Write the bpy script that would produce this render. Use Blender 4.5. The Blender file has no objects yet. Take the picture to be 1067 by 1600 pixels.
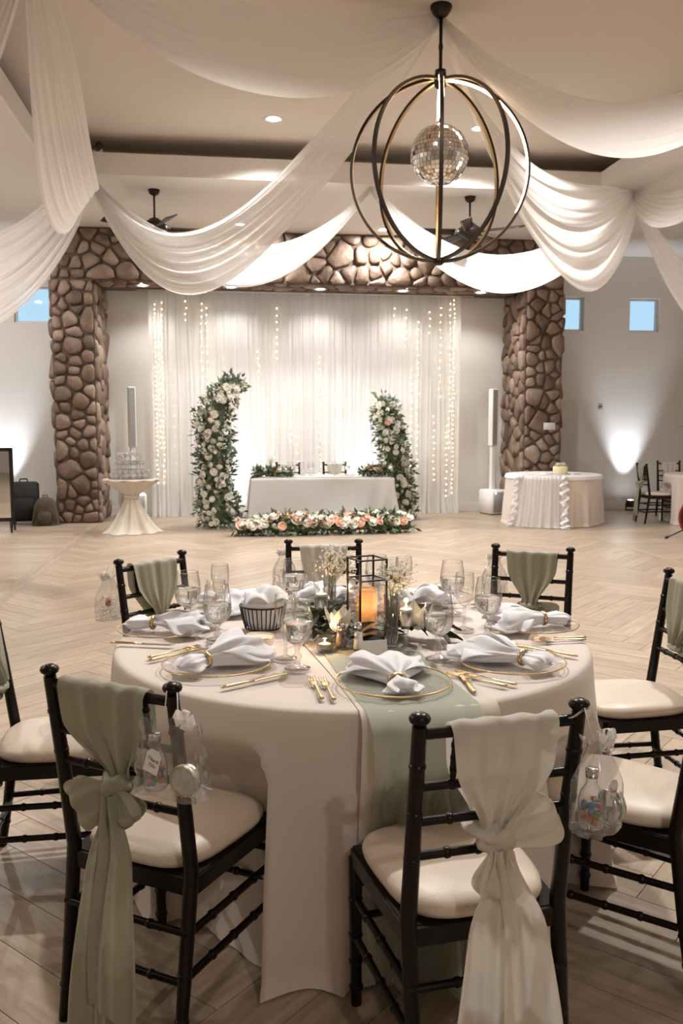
import bpy, bmesh, math, random
from mathutils import Vector, Matrix, noise
PI = math.pi
SC = bpy.context.scene
COL = SC.collection
random.seed(7)

# ------------------------------------------------------------------ camera, world, exposure, lights
F_PX, YAW, PITCH, CAM_H = 1350.0, math.radians(7.6), math.radians(5.7), 1.5
cam_data = bpy.data.cameras.new('camera')
cam = bpy.data.objects.new('camera', cam_data); COL.objects.link(cam)
cam.location = (0, 0, CAM_H)
cam.rotation_euler = (PI/2 - PITCH, 0, -YAW)
cam_data.sensor_fit = 'VERTICAL'; cam_data.sensor_height = 36.0; cam_data.sensor_width = 24.0
cam_data.lens = F_PX/1600*36.0
cam_data.clip_start = 0.05
cam_data.dof.use_dof = True; cam_data.dof.focus_distance = 2.75; cam_data.dof.aperture_fstop = 8.0
SC.camera = cam
SC.view_settings.view_transform = 'Standard'; SC.view_settings.look = 'None'
SC.view_settings.gamma = 1.0; SC.view_settings.use_curve_mapping = False
SC.view_settings.exposure = 0.55
SC.cycles.use_denoising = True
SC.cycles.max_bounces = 10; SC.cycles.transparent_max_bounces = 24
SC.cycles.transmission_bounces = 10; SC.cycles.diffuse_bounces = 5
SC.cycles.caustics_reflective = False; SC.cycles.caustics_refractive = False
SC.cycles.sample_clamp_indirect = 6.0

world = bpy.data.worlds.new('world'); SC.world = world; world.use_nodes = True
world.node_tree.nodes['Background'].inputs[0].default_value = (0.42, 0.62, 0.78, 1)
world.node_tree.nodes['Background'].inputs[1].default_value = 0.9

# strengths of the room's own lamps (watts); each lamp is built with its fixture further down
W_TRAY, W_SOFFIT, W_BEAM, W_UP, W_HALL = 430.0, 52.0, 48.0, 210.0, 46.0
C_WARM, C_NEUT, C_COOL = (1.0, 0.90, 0.80), (1.0, 0.97, 0.93), (0.84, 0.91, 1.0)

# ------------------------------------------------------------------ photo pixel -> direction helpers
def _axes():
    fw = Vector((math.sin(YAW)*math.cos(PITCH), math.cos(YAW)*math.cos(PITCH), -math.sin(PITCH)))
    rt = Vector((math.cos(YAW), -math.sin(YAW), 0)); return fw, rt, rt.cross(fw)
FW, RT, UP = _axes()
def at_z(x, y, z):
    d = FW + RT*((x-533.5)/F_PX) + UP*((800-y)/F_PX); t = (z-CAM_H)/d.z
    return Vector((0, 0, CAM_H)) + d*t
def at_y(x, y, Y):
    d = FW + RT*((x-533.5)/F_PX) + UP*((800-y)/F_PX)
    return Vector((0, 0, CAM_H)) + d*(Y/d.y)
def project(p):
    q = Vector(p) - Vector((0, 0, CAM_H)); dz = q.dot(FW)
    if dz < 0.1: return None
    return 533.5 + F_PX*q.dot(RT)/dz, 800 - F_PX*q.dot(UP)/dz, dz

# ------------------------------------------------------------------ materials
def mat(name, color, rough=0.5, metal=0.0, noise_scale=0, noise_amt=0.0, bump=0.0, bump_scale=60, sheen=0.0,
        emit=None, emit_s=0.0, spec=0.5, coat=0.0, sub=0.0):
    m = bpy.data.materials.new(name); m.use_nodes = True
    nt = m.node_tree; b = nt.nodes['Principled BSDF']
    b.inputs['Base Color'].default_value = (*color, 1); b.inputs['Roughness'].default_value = rough
    b.inputs['Metallic'].default_value = metal; b.inputs['Specular IOR Level'].default_value = spec
    b.inputs['Sheen Weight'].default_value = sheen; b.inputs['Coat Weight'].default_value = coat
    if sub: b.inputs['Subsurface Weight'].default_value = sub; b.inputs['Subsurface Radius'].default_value = (.02, .012, .008)
    if emit: b.inputs['Emission Color'].default_value = (*emit, 1); b.inputs['Emission Strength'].default_value = emit_s
    if noise_amt:
        tc = nt.nodes.new('ShaderNodeTexCoord'); n = nt.nodes.new('ShaderNodeTexNoise'); n.inputs['Scale'].default_value = noise_scale
        n.inputs['Detail'].default_value = 4
        mx = nt.nodes.new('ShaderNodeMix'); mx.data_type = 'RGBA'
        mx.inputs[6].default_value = (*[max(0, c*(1-noise_amt)) for c in color], 1)
        mx.inputs[7].default_value = (*[min(1, c*(1+noise_amt)) for c in color], 1)
        nt.links.new(tc.outputs['Object'], n.inputs['Vector']); nt.links.new(n.outputs['Fac'], mx.inputs[0])
        nt.links.new(mx.outputs[2], b.inputs['Base Color'])
    if bump:
        tc = nt.nodes.new('ShaderNodeTexCoord'); n = nt.nodes.new('ShaderNodeTexNoise'); n.inputs['Scale'].default_value = bump_scale
        n.inputs['Detail'].default_value = 5
        bp = nt.nodes.new('ShaderNodeBump'); bp.inputs['Strength'].default_value = bump; bp.inputs['Distance'].default_value = 0.01
        nt.links.new(tc.outputs['Object'], n.inputs['Vector']); nt.links.new(n.outputs['Fac'], bp.inputs['Height'])
        nt.links.new(bp.outputs['Normal'], b.inputs['Normal'])
    return m

def cloth_mat(name, color, transl=0.3, transp=0.0, weave=900, gloss=0.0):
    m = bpy.data.materials.new(name); m.use_nodes = True; nt = m.node_tree; nt.nodes.clear()
    out = nt.nodes.new('ShaderNodeOutputMaterial'); p = nt.nodes.new('ShaderNodeBsdfPrincipled')
    p.inputs['Base Color'].default_value = (*color, 1); p.inputs['Roughness'].default_value = 0.75 - gloss
    p.inputs['Sheen Weight'].default_value = 0.25; p.inputs['Specular IOR Level'].default_value = 0.2 + gloss
    tc = nt.nodes.new('ShaderNodeTexCoord'); n = nt.nodes.new('ShaderNodeTexNoise'); n.inputs['Scale'].default_value = weave
    bp = nt.nodes.new('ShaderNodeBump'); bp.inputs['Strength'].default_value = 0.15; bp.inputs['Distance'].default_value = 0.002
    nt.links.new(tc.outputs['Object'], n.inputs['Vector']); nt.links.new(n.outputs['Fac'], bp.inputs['Height']); nt.links.new(bp.outputs['Normal'], p.inputs['Normal'])
    t = nt.nodes.new('ShaderNodeBsdfTranslucent'); t.inputs['Color'].default_value = (*color, 1)
    mx = nt.nodes.new('ShaderNodeMixShader'); mx.inputs[0].default_value = transl
    nt.links.new(p.outputs[0], mx.inputs[1]); nt.links.new(t.outputs[0], mx.inputs[2]); last = mx
    if transp:
        tr = nt.nodes.new('ShaderNodeBsdfTransparent'); m2 = nt.nodes.new('ShaderNodeMixShader'); m2.inputs[0].default_value = transp
        nt.links.new(mx.outputs[0], m2.inputs[1]); nt.links.new(tr.outputs[0], m2.inputs[2]); last = m2
    nt.links.new(last.outputs[0], out.inputs[0]); return m

def thin_glass(name, tint=(1, 1, 1), rough=0.02, base=0.06, haze=0.0, edge=1.0, gain=0.85):
    m = bpy.data.materials.new(name); m.use_nodes = True; nt = m.node_tree; nt.nodes.clear()
    out = nt.nodes.new('ShaderNodeOutputMaterial'); tr = nt.nodes.new('ShaderNodeBsdfTransparent'); tr.inputs[0].default_value = (*tint, 1)
    gl = nt.nodes.new('ShaderNodeBsdfGlossy'); gl.inputs['Roughness'].default_value = rough
    lw = nt.nodes.new('ShaderNodeLayerWeight'); lw.inputs[0].default_value = 0.5
    pw = nt.nodes.new('ShaderNodeMath'); pw.operation = 'POWER'; pw.inputs[1].default_value = 2.4; nt.links.new(lw.outputs['Facing'], pw.inputs[0])
    ma = nt.nodes.new('ShaderNodeMath'); ma.operation = 'MULTIPLY_ADD'; ma.inputs[1].default_value = gain; ma.inputs[2].default_value = base
    ma.use_clamp = True
    mx = nt.nodes.new('ShaderNodeMixShader')
    nt.links.new(pw.outputs[0], ma.inputs[0]); nt.links.new(ma.outputs[0], mx.inputs[0])
    if edge < 1:
        cm = nt.nodes.new('ShaderNodeMix'); cm.data_type = 'RGBA'; cm.inputs[6].default_value = (*tint, 1); cm.inputs[7].default_value = (edge, edge, edge, 1)
        p2 = nt.nodes.new('ShaderNodeMath'); p2.operation = 'POWER'; p2.inputs[1].default_value = 3.0; nt.links.new(lw.outputs['Facing'], p2.inputs[0])
        nt.links.new(p2.outputs[0], cm.inputs[0]); nt.links.new(cm.outputs[2], tr.inputs[0])
    nt.links.new(tr.outputs[0], mx.inputs[1]); nt.links.new(gl.outputs[0], mx.inputs[2]); last = mx
    if haze:
        d = nt.nodes.new('ShaderNodeBsdfDiffuse'); d.inputs[0].default_value = (.9, .9, .9, 1)
        m2 = nt.nodes.new('ShaderNodeMixShader'); m2.inputs[0].default_value = haze
        nt.links.new(mx.outputs[0], m2.inputs[1]); nt.links.new(d.outputs[0], m2.inputs[2]); last = m2
    nt.links.new(last.outputs[0], out.inputs[0]); return m

def solid_glass(name, ior=1.45, clear=0.4):
    m = bpy.data.materials.new(name); m.use_nodes = True; b = m.node_tree.nodes['Principled BSDF']
    b.inputs['Transmission Weight'].default_value = 1; b.inputs['Roughness'].default_value = 0.0; b.inputs['IOR'].default_value = ior
    b.inputs['Base Color'].default_value = (1, 1, 1, 1)
    nt = m.node_tree; tr = nt.nodes.new('ShaderNodeBsdfTransparent'); mx = nt.nodes.new('ShaderNodeMixShader'); mx.inputs[0].default_value = clear
    nt.links.new(b.outputs[0], mx.inputs[1]); nt.links.new(tr.outputs[0], mx.inputs[2]); nt.links.new(mx.outputs[0], nt.nodes['Material Output'].inputs[0]); return m

def emit_mat(name, color, s):
    m = bpy.data.materials.new(name); m.use_nodes = True; nt = m.node_tree; nt.nodes.clear()
    o = nt.nodes.new('ShaderNodeOutputMaterial'); e = nt.nodes.new('ShaderNodeEmission')
    e.inputs[0].default_value = (*color, 1); e.inputs[1].default_value = s; nt.links.new(e.outputs[0], o.inputs[0]); return m

def wood_mat(name):
    m = bpy.data.materials.new(name); m.use_nodes = True; nt = m.node_tree; b = nt.nodes['Principled BSDF']
    uv = nt.nodes.new('ShaderNodeUVMap'); oi = nt.nodes.new('ShaderNodeObjectInfo'); geo = nt.nodes.new('ShaderNodeNewGeometry')
    add = nt.nodes.new('ShaderNodeMath'); add.operation = 'ADD'; nt.links.new(oi.outputs['Random'], add.inputs[0]); nt.links.new(geo.outputs['Random Per Island'], add.inputs[1])
    fr = nt.nodes.new('ShaderNodeMath'); fr.operation = 'FRACT'; nt.links.new(add.outputs[0], fr.inputs[0])
    cx = nt.nodes.new('ShaderNodeCombineXYZ'); mul = nt.nodes.new('ShaderNodeMath'); mul.operation = 'MULTIPLY'; mul.inputs[1].default_value = 37
    nt.links.new(fr.outputs[0], mul.inputs[0]); nt.links.new(mul.outputs[0], cx.inputs[0]); nt.links.new(mul.outputs[0], cx.inputs[1])
    va = nt.nodes.new('ShaderNodeVectorMath'); va.operation = 'ADD'; nt.links.new(uv.outputs[0], va.inputs[0]); nt.links.new(cx.outputs[0], va.inputs[1])
    mp = nt.nodes.new('ShaderNodeMapping'); mp.inputs['Scale'].default_value = (1.6, 16, 1); nt.links.new(va.outputs[0], mp.inputs[0])
    n = nt.nodes.new('ShaderNodeTexNoise'); n.inputs['Scale'].default_value = 2.2; n.inputs['Detail'].default_value = 6; n.inputs['Distortion'].default_value = 0.6
    nt.links.new(mp.outputs[0], n.inputs['Vector'])
    rp = nt.nodes.new('ShaderNodeValToRGB'); e = rp.color_ramp.elements
    e[0].position = 0.25; e[0].color = (0.29, 0.215, 0.15, 1); e[1].position = 0.75; e[1].color = (0.47, 0.37, 0.275, 1)
    nt.links.new(n.outputs['Fac'], rp.inputs[0])
    hs = nt.nodes.new('ShaderNodeHueSaturation'); hs.inputs['Saturation'].default_value = 0.92
    mr = nt.nodes.new('ShaderNodeMapRange'); mr.inputs[3].default_value = 0.88; mr.inputs[4].default_value = 1.1
    nt.links.new(fr.outputs[0], mr.inputs[0]); nt.links.new(mr.outputs[0], hs.inputs['Value']); nt.links.new(rp.outputs[0], hs.inputs['Color'])
    nt.links.new(hs.outputs[0], b.inputs['Base Color'])
    b.inputs['Roughness'].default_value = 0.36; b.inputs['Specular IOR Level'].default_value = 0.5
    bp = nt.nodes.new('ShaderNodeBump'); bp.inputs['Strength'].default_value = 0.12; bp.inputs['Distance'].default_value = 0.003
    nt.links.new(n.outputs['Fac'], bp.inputs['Height']); nt.links.new(bp.outputs[0], b.inputs['Normal'])
    return m

def stone_mat(name):
    m = bpy.data.materials.new(name); m.use_nodes = True; nt = m.node_tree; b = nt.nodes['Principled BSDF']
    oi = nt.nodes.new('ShaderNodeObjectInfo'); tc = nt.nodes.new('ShaderNodeTexCoord')
    n = nt.nodes.new('ShaderNodeTexNoise'); n.inputs['Scale'].default_value = 5; n.inputs['Detail'].default_value = 7
    nt.links.new(tc.outputs['Object'], n.inputs['Vector'])
    add = nt.nodes.new('ShaderNodeMath'); add.operation = 'MULTIPLY_ADD'; add.inputs[1].default_value = 0.55
    nt.links.new(oi.outputs['Random'], add.inputs[0]); 
    sub = nt.nodes.new('ShaderNodeMath'); sub.operation = 'MULTIPLY_ADD'; sub.inputs[1].default_value = 0.9; sub.inputs[2].default_value = -0.22
    nt.links.new(n.outputs['Fac'], sub.inputs[0]); nt.links.new(sub.outputs[0], add.inputs[2])
    rp = nt.nodes.new('ShaderNodeValToRGB'); el = rp.color_ramp.elements
    el[0].position = 0.1; el[0].color = (0.085, 0.055, 0.04, 1); el[1].position = 0.95; el[1].color = (0.33, 0.25, 0.195, 1)
    k = el.new(0.5); k.color = (0.19, 0.125, 0.09, 1)
    nt.links.new(add.outputs[0], rp.inputs[0]); nt.links.new(rp.outputs[0], b.inputs['Base Color'])
    b.inputs['Roughness'].default_value = 0.62
    n2 = nt.nodes.new('ShaderNodeTexNoise'); n2.inputs['Scale'].default_value = 14; n2.inputs['Detail'].default_value = 8
    nt.links.new(tc.outputs['Object'], n2.inputs['Vector'])
    bp = nt.nodes.new('ShaderNodeBump'); bp.inputs['Strength'].default_value = 0.55; bp.inputs['Distance'].default_value = 0.03
    nt.links.new(n2.outputs['Fac'], bp.inputs['Height']); nt.links.new(bp.outputs[0], b.inputs['Normal'])
    return m

def flower_mat(name, c0, c1):
    m = bpy.data.materials.new(name); m.use_nodes = True; nt = m.node_tree; b = nt.nodes['Principled BSDF']
    oi = nt.nodes.new('ShaderNodeObjectInfo'); geo = nt.nodes.new('ShaderNodeNewGeometry')
    ad = nt.nodes.new('ShaderNodeMath'); ad.operation = 'ADD'; nt.links.new(oi.outputs['Random'], ad.inputs[0]); nt.links.new(geo.outputs['Random Per Island'], ad.inputs[1])
    fr = nt.nodes.new('ShaderNodeMath'); fr.operation = 'FRACT'; nt.links.new(ad.outputs[0], fr.inputs[0])
    mx = nt.nodes.new('ShaderNodeMix'); mx.data_type = 'RGBA'; mx.inputs[6].default_value = (*c0, 1); mx.inputs[7].default_value = (*c1, 1)
    nt.links.new(fr.outputs[0], mx.inputs[0]); nt.links.new(mx.outputs[2], b.inputs['Base Color']); b.inputs['Roughness'].default_value = 0.6
    b.inputs['Specular IOR Level'].default_value = 0.3
    return m

M = dict(
    wall=mat('wall_paint', (0.70, 0.675, 0.645), 0.75, noise_scale=1.5, noise_amt=0.02, bump=0.12, bump_scale=160),
    soffit=mat('soffit_paint', (0.72, 0.69, 0.66), 0.8, bump=0.1, bump_scale=140),
    tray=mat('tray_ceiling_paint', (0.64, 0.575, 0.515), 0.8, bump=0.1, bump_scale=140),
    trim=mat('trim_paint', (0.74, 0.71, 0.68), 0.5, noise_scale=3, noise_amt=0.02),
    wood=wood_mat('floor_planks'), underfloor=mat('floor_joint', (0.22, 0.155, 0.105), 0.8, noise_scale=4, noise_amt=0.1),
    stone=stone_mat('stone'), mortar=mat('mortar', (0.10, 0.075, 0.058), 0.95, noise_scale=20, noise_amt=0.3, bump=0.6, bump_scale=30),
    chair=mat('mahogany_lacquer', (0.008, 0.004, 0.003), 0.28, noise_scale=30, noise_amt=0.4, spec=0.25),
    vinyl=mat('ivory_vinyl', (0.66, 0.56, 0.46), 0.38, noise_scale=6, noise_amt=0.05, bump=0.08, bump_scale=250),
    blush=cloth_mat('blush_tablecloth', (0.76, 0.675, 0.615), 0.12, 0, 700),
    ivory=cloth_mat('ivory_cloth', (0.74, 0.68, 0.60), 0.15, 0, 800),
    ivory_sash=cloth_mat('ivory_chiffon', (0.76, 0.71, 0.63), 0.35, 0.05, 900),
    white_cloth=cloth_mat('white_napkin', (0.88, 0.88, 0.91), 0.15, 0, 800),
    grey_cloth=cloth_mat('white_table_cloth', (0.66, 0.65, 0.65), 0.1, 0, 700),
    sage=cloth_mat('sage_satin', (0.345, 0.335, 0.245), 0.22, 0.0, 900, gloss=0.3),
    sage_sheer=cloth_mat('sage_chiffon', (0.50, 0.53, 0.44), 0.3, 0.22, 900),
    sheer=cloth_mat('white_sheer', (0.89, 0.885, 0.88), 0.5, 0.16, 300),
    swag=cloth_mat('white_voile', (0.90, 0.875, 0.855), 0.40, 0.12, 300),
    gold=mat('gold', (0.66, 0.47, 0.25), 0.28, 1.0, noise_scale=40, noise_amt=0.06),
    steel=mat('steel', (0.6, 0.6, 0.6), 0.22, 1.0, noise_scale=40, noise_amt=0.06),
    bronze=mat('dark_bronze', (0.035, 0.025, 0.02), 0.4, 0.7, noise_scale=30, noise_amt=0.2),
    mirror=mat('mirror_tile', (0.86, 0.84, 0.82), 0.06, 1.0, noise_scale=40, noise_amt=0.05),
    black=mat('black_metal', (0.012, 0.012, 0.012), 0.4, 0.2, noise_scale=40, noise_amt=0.2),
    black_fabric=mat('black_fabric', (0.015, 0.015, 0.016), 0.8, noise_scale=60, noise_amt=0.3, bump=0.2, bump_scale=300),
    olive=mat('olive_canvas', (0.085, 0.065, 0.042), 0.85, noise_scale=30, noise_amt=0.25, bump=0.3, bump_scale=300),
    white_plastic=mat('white_plastic', (0.72, 0.71, 0.70), 0.4, noise_scale=20, noise_amt=0.02),
    grille=mat('grey_grille', (0.30, 0.30, 0.31), 0.5, 0.3, noise_scale=400, noise_amt=0.2),
    porcelain=mat('porcelain', (0.72, 0.70, 0.66), 0.15, noise_scale=20, noise_amt=0.02),
    wax=mat('candle_wax', (0.82, 0.68, 0.50), 0.5, noise_scale=8, noise_amt=0.04, sub=0.3), wax_shell=cloth_mat('translucent_wax', (0.86, 0.70, 0.50), 0.55, 0, 300),
    wax_w=mat('white_wax', (0.85, 0.8, 0.72), 0.5, noise_scale=8, noise_amt=0.04, sub=0.3),
    glass=thin_glass('clear_glass', base=0.10, edge=0.35), plate=thin_glass('plate_glass', (0.99, 0.985, 0.98), 0.05, 0.025, haze=0.03, gain=0.22),
    bag=thin_glass('clear_plastic', (0.97, 0.97, 0.97), 0.10, 0.09, haze=0.05, gain=0.7), coupe=thin_glass('coupe_glass', (0.97, 0.97, 0.97), 0.05, 0.16, haze=0.14), stem_glass=thin_glass('stem_glass', base=0.16, edge=0.4), water=solid_glass('water', 1.33, 0.2),
    pane=thin_glass('window_pane', (0.95, 0.98, 1.0), 0.01, 0.04),
    led=emit_mat('led_strip', (1.0, 0.72, 0.45), 14.0), lamp=emit_mat('lamp_lens', (1.0, 0.95, 0.88), 22.0), uplens=emit_mat('uplight_lens', (0.9, 0.95, 1.0), 20.0),
    fairy=emit_mat('fairy_bulb', (1.0, 0.76, 0.45), 9.0), flame=emit_mat('candle_flame', (1.0, 0.55, 0.22), 14.0), tled=emit_mat('indicator', (0.8, 0.9, 1.0), 6.0),
    leaf=flower_mat('leaf_green', (0.055, 0.09, 0.04), (0.20, 0.24, 0.14)), leaf_dark=flower_mat('leaf_dark', (0.012, 0.02, 0.012), (0.045, 0.05, 0.03)),
    euca=flower_mat('eucalyptus', (0.10, 0.14, 0.12), (0.22, 0.27, 0.22)),
    rose_w=flower_mat('white_rose', (0.74, 0.70, 0.60), (0.84, 0.82, 0.77)), rose_p=flower_mat('peach_rose', (0.70, 0.36, 0.25), (0.78, 0.55, 0.44)),
    breath=flower_mat('babys_breath', (0.78, 0.76, 0.66), (0.88, 0.86, 0.8)), stem=mat('stem_green', (0.20, 0.20, 0.10), 0.6, noise_scale=30, noise_amt=0.2),
    paper=mat('white_card', (0.80, 0.79, 0.78), 0.7, noise_scale=20, noise_amt=0.02), ink=mat('ink', (0.05, 0.05, 0.05), 0.7, noise_scale=20, noise_amt=0.02),
    cake=mat('buttercream', (0.80, 0.70, 0.45), 0.6, noise_scale=12, noise_amt=0.05, bump=0.2, bump_scale=40),
    red=mat('red_lacquer', (0.20, 0.012, 0.014), 0.25, noise_scale=10, noise_amt=0.1), drumskin=mat('black_drum_head', (0.02, 0.02, 0.02), 0.5, noise_scale=10, noise_amt=0.1),
    ribbon=cloth_mat('white_ribbon', (0.85, 0.82, 0.78), 0.3, 0.1, 600, gloss=0.2), tin=mat('tin_lid', (0.55, 0.60, 0.55), 0.35, 0.5, noise_scale=120, noise_amt=0.35),
    pepper=mat('ground_pepper', (0.16, 0.10, 0.07), 0.9, noise_scale=300, noise_amt=0.6), salt=mat('salt', (0.82, 0.82, 0.82), 0.9, noise_scale=300, noise_amt=0.05),
    looking=mat('looking_glass', (0.8, 0.8, 0.8), 0.02, 1.0, noise_scale=2, noise_amt=0.01),
    shred=mat('paper_shred', (0.75, 0.72, 0.72), 0.7, noise_scale=40, noise_amt=0.1),
)
CANDY = [mat('candy_'+n, c, 0.3, noise_scale=20, noise_amt=0.05) for n, c in dict(blue=(0.02, 0.20, 0.50), red=(0.45, 0.04, 0.03), green=(0.05, 0.22, 0.08), orange=(0.55, 0.16, 0.03), brown=(0.09, 0.04, 0.025)).items()]

# ------------------------------------------------------------------ mesh builders
class MB:
    def __init__(s): s.v = []; s.f = []; s.uv = None
    def add(s, vs, fs):
        o = len(s.v); s.v += [tuple(v) for v in vs]; s.f += [tuple(i+o for i in f) for f in fs]; return s
    def box(s, c, d, rz=0, ch=0.0):
        x, y, z = d[0]/2, d[1]/2, d[2]/2
        R = Matrix.Rotation(rz, 3, 'Z'); c = Vector(c)
        if ch <= 0:
            vs = [Vector((a*x, b*y, e*z)) for e in (-1, 1) for b in (-1, 1) for a in (-1, 1)]
            fs = [(0, 2, 3, 1), (4, 5, 7, 6), (0, 1, 5, 4), (2, 6, 7, 3), (0, 4, 6, 2), (1, 3, 7, 5)]
        else:
            vs = []
            for zz, k in ((-z, ch), (-z+ch, 0), (z-ch, 0), (z, ch)):
                X, Y = x-k, y-k
                vs += [Vector((-X, -Y+ch, zz)), Vector((-X+ch, -Y, zz)), Vector((X-ch, -Y, zz)), Vector((X, -Y+ch, zz)),
                       Vector((X, Y-ch, zz)), Vector((X-ch, Y, zz)), Vector((-X+ch, Y, zz)), Vector((-X, Y-ch, zz))]
            fs = [tuple(range(7, -1, -1)), tuple(range(24, 32))]
            for L in range(3):
                for i in range(8): fs.append((L*8+i, L*8+(i+1) % 8, L*8+8+(i+1) % 8, L*8+8+i))
        return s.add([c + R @ v for v in vs], fs)
    def tube(s, path, r, n=8, cap=True, flat=1.0):
        path = [Vector(p) for p in path]; m = len(path)
        rs = r if isinstance(r, (list, tuple)) else [r]*m
        t0 = (path[1]-path[0]).normalized(); ref = Vector((0, 0, 1)) if abs(t0.z) < 0.9 else Vector((1, 0, 0))
        nrm = t0.cross(ref).normalized(); vs = []
        for i, p in enumerate(path):
            t = (path[min(i+1, m-1)] - path[max(i-1, 0)])
            t = t.normalized() if t.length > 1e-9 else t0
            nrm = (nrm - t*nrm.dot(t)); nrm = nrm.normalized() if nrm.length > 1e-6 else t.orthogonal().normalized()
            b = t.cross(nrm)
            for k in range(n):
                a = 2*PI*k/n; vs.append(p + nrm*(math.cos(a)*rs[i]) + b*(math.sin(a)*rs[i]*flat))
        fs = [(i*n+k, i*n+(k+1) % n, (i+1)*n+(k+1) % n, (i+1)*n+k) for i in range(m-1) for k in range(n)]
        if cap: fs += [tuple(range(n-1, -1, -1)), tuple((m-1)*n+k for k in range(n))]
        return s.add(vs, fs)
    def lathe(s, prof, n=24, c=(0, 0, 0), fn=None, cap0=True, cap1=True):
        vs = []
        for j, (r, z) in enumerate(prof):
            for k in range(n):
                a = 2*PI*k/n; rr = r*(fn(a, j/(len(prof)-1)) if fn else 1)
                vs.append((c[0]+rr*math.cos(a), c[1]+rr*math.sin(a), c[2]+z))
        m = len(prof); fs = [(i*n+k, i*n+(k+1) % n, (i+1)*n+(k+1) % n, (i+1)*n+k) for i in range(m-1) for k in range(n)]
        if cap0 and prof[0][0] > 1e-5: fs.append(tuple(range(n-1, -1, -1)))
        if cap1 and prof[-1][0] > 1e-5: fs.append(tuple((m-1)*n+k for k in range(n)))
        return s.add(vs, fs)
    def grid(s, fn, nu, nv, closed_u=False):
        vs = [fn(i/(nu if closed_u else nu-1), j/(nv-1)) for j in range(nv) for i in range(nu)]
        fs = [(j*nu+i, j*nu+(i+1) % nu, (j+1)*nu+(i+1) % nu, (j+1)*nu+i) for j in range(nv-1) for i in range(nu if closed_u else nu-1)]
        return s.add(vs, fs)
    def sphere(s, c, r, n=10, m=7, sq=(1, 1, 1)):
        c = Vector(c); vs = [c+Vector((0, 0, -r*sq[2]))]
        for j in range(1, m):
            p = -PI/2+PI*j/m
            for k in range(n):
                a = 2*PI*k/n; vs.append(c+Vector((math.cos(a)*math.cos(p)*r*sq[0], math.sin(a)*math.cos(p)*r*sq[1], math.sin(p)*r*sq[2])))
        vs.append(c+Vector((0, 0, r*sq[2]))); fs = [(0, 1+(k+1) % n, 1+k) for k in range(n)]
        for j in range(m-2):
            fs += [(1+j*n+k, 1+j*n+(k+1) % n, 1+(j+1)*n+(k+1) % n, 1+(j+1)*n+k) for k in range(n)]
        L = 1+(m-2)*n; fs += [(L+k, L+(k+1) % n, len(vs)-1) for k in range(n)]
        return s.add(vs, fs)
    def torus(s, c, R, r, n=32, m=8, axis='Z', flat=1.0):
        vs = []
        for i in range(n):
            a = 2*PI*i/n
            for k in range(m):
                b = 2*PI*k/m; x, y, z = (R+r*math.cos(b))*math.cos(a), (R+r*math.cos(b))*math.sin(a), r*math.sin(b)*flat
                p = dict(Z=(x, y, z), Y=(x, z, y), X=(z, x, y))[axis]; vs.append(Vector(c)+Vector(p))
        return s.add(vs, [(i*m+k, ((i+1) % n)*m+k, ((i+1) % n)*m+(k+1) % m, i*m+(k+1) % m) for i in range(n) for k in range(m)])
    def poly_prism(s, pts, z0, z1):
        n = len(pts); vs = [(x, y, z0) for x, y in pts]+[(x, y, z1) for x, y in pts]
        return s.add(vs, [tuple(range(n-1, -1, -1)), tuple(range(n, 2*n))]+[(i, (i+1) % n, n+(i+1) % n, n+i) for i in range(n)])
    def xf(s, mtx):
        s.v = [tuple(mtx @ Vector(v)) for v in s.v]; return s
    def mesh(s, name, smooth=True, material=None):
        me = bpy.data.meshes.new(name); me.from_pydata(s.v, [], s.f)
        if smooth: me.shade_smooth()
        if material: me.materials.append(M[material] if isinstance(material, str) else material)
        me.update(); return me

def link(name, me, parent=None, loc=(0, 0, 0), rot=(0, 0, 0)):
    o = bpy.data.objects.new(name, me); COL.objects.link(o)
    o.location = loc; o.rotation_euler = rot
    if parent: o.parent = parent
    return o
def fixn(me):
    bm = bmesh.new(); bm.from_mesh(me); bmesh.ops.recalc_face_normals(bm, faces=bm.faces); bm.to_mesh(me); bm.free()
def obj(name, mb, material, parent=None, smooth=True, loc=(0, 0, 0), rot=(0, 0, 0), sharp=None, label=None, solid=0):
    me = mb.mesh(name, smooth, material); fixn(me)
    if smooth and sharp: me.set_sharp_from_angle(angle=math.radians(sharp))
    o = link(name, me, parent, loc, rot)
    if solid:
        md = o.modifiers.new('thick', 'SOLIDIFY'); md.thickness = solid; md.offset = 0
    if label: o['label'] = label
    return o
def tag(o, label, cat, group=None, kind=None):
    o['label'] = label; o['category'] = cat
    if group: o['group'] = group
    if kind: o['kind'] = kind
    return o
def thing(name, label, cat, loc=(0, 0, 0), rz=0, group=None):
    o = bpy.data.objects.new(name, None); COL.objects.link(o); o.location = loc; o.rotation_euler = (0, 0, rz)
    o.empty_display_size = 0.1
    return tag(o, label, cat, group)
def struct(name, mb, material, smooth=False, parent=None, label=None):
    o = obj(name, mb, material, parent, smooth)
    if not parent: o['kind'] = 'structure'
    if label: o['label'] = label
    return o
KIDS = {}
def kids(root): return [o for o in COL.objects if o.parent is root]
def clone(root, loc, rz, label=None, group=None):
    r = root.copy(); COL.objects.link(r); r.location = loc; r.rotation_euler = (0, 0, rz)
    if label: r['label'] = label
    if group: r['group'] = group
    if root.name not in KIDS: KIDS[root.name] = [(k, kids(k)) for k in kids(root)]
    for k, gs in KIDS[root.name]:
        c = k.copy(); COL.objects.link(c); c.parent = r
        for g in gs:
            d = g.copy(); COL.objects.link(d); d.parent = c
    return r
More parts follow.
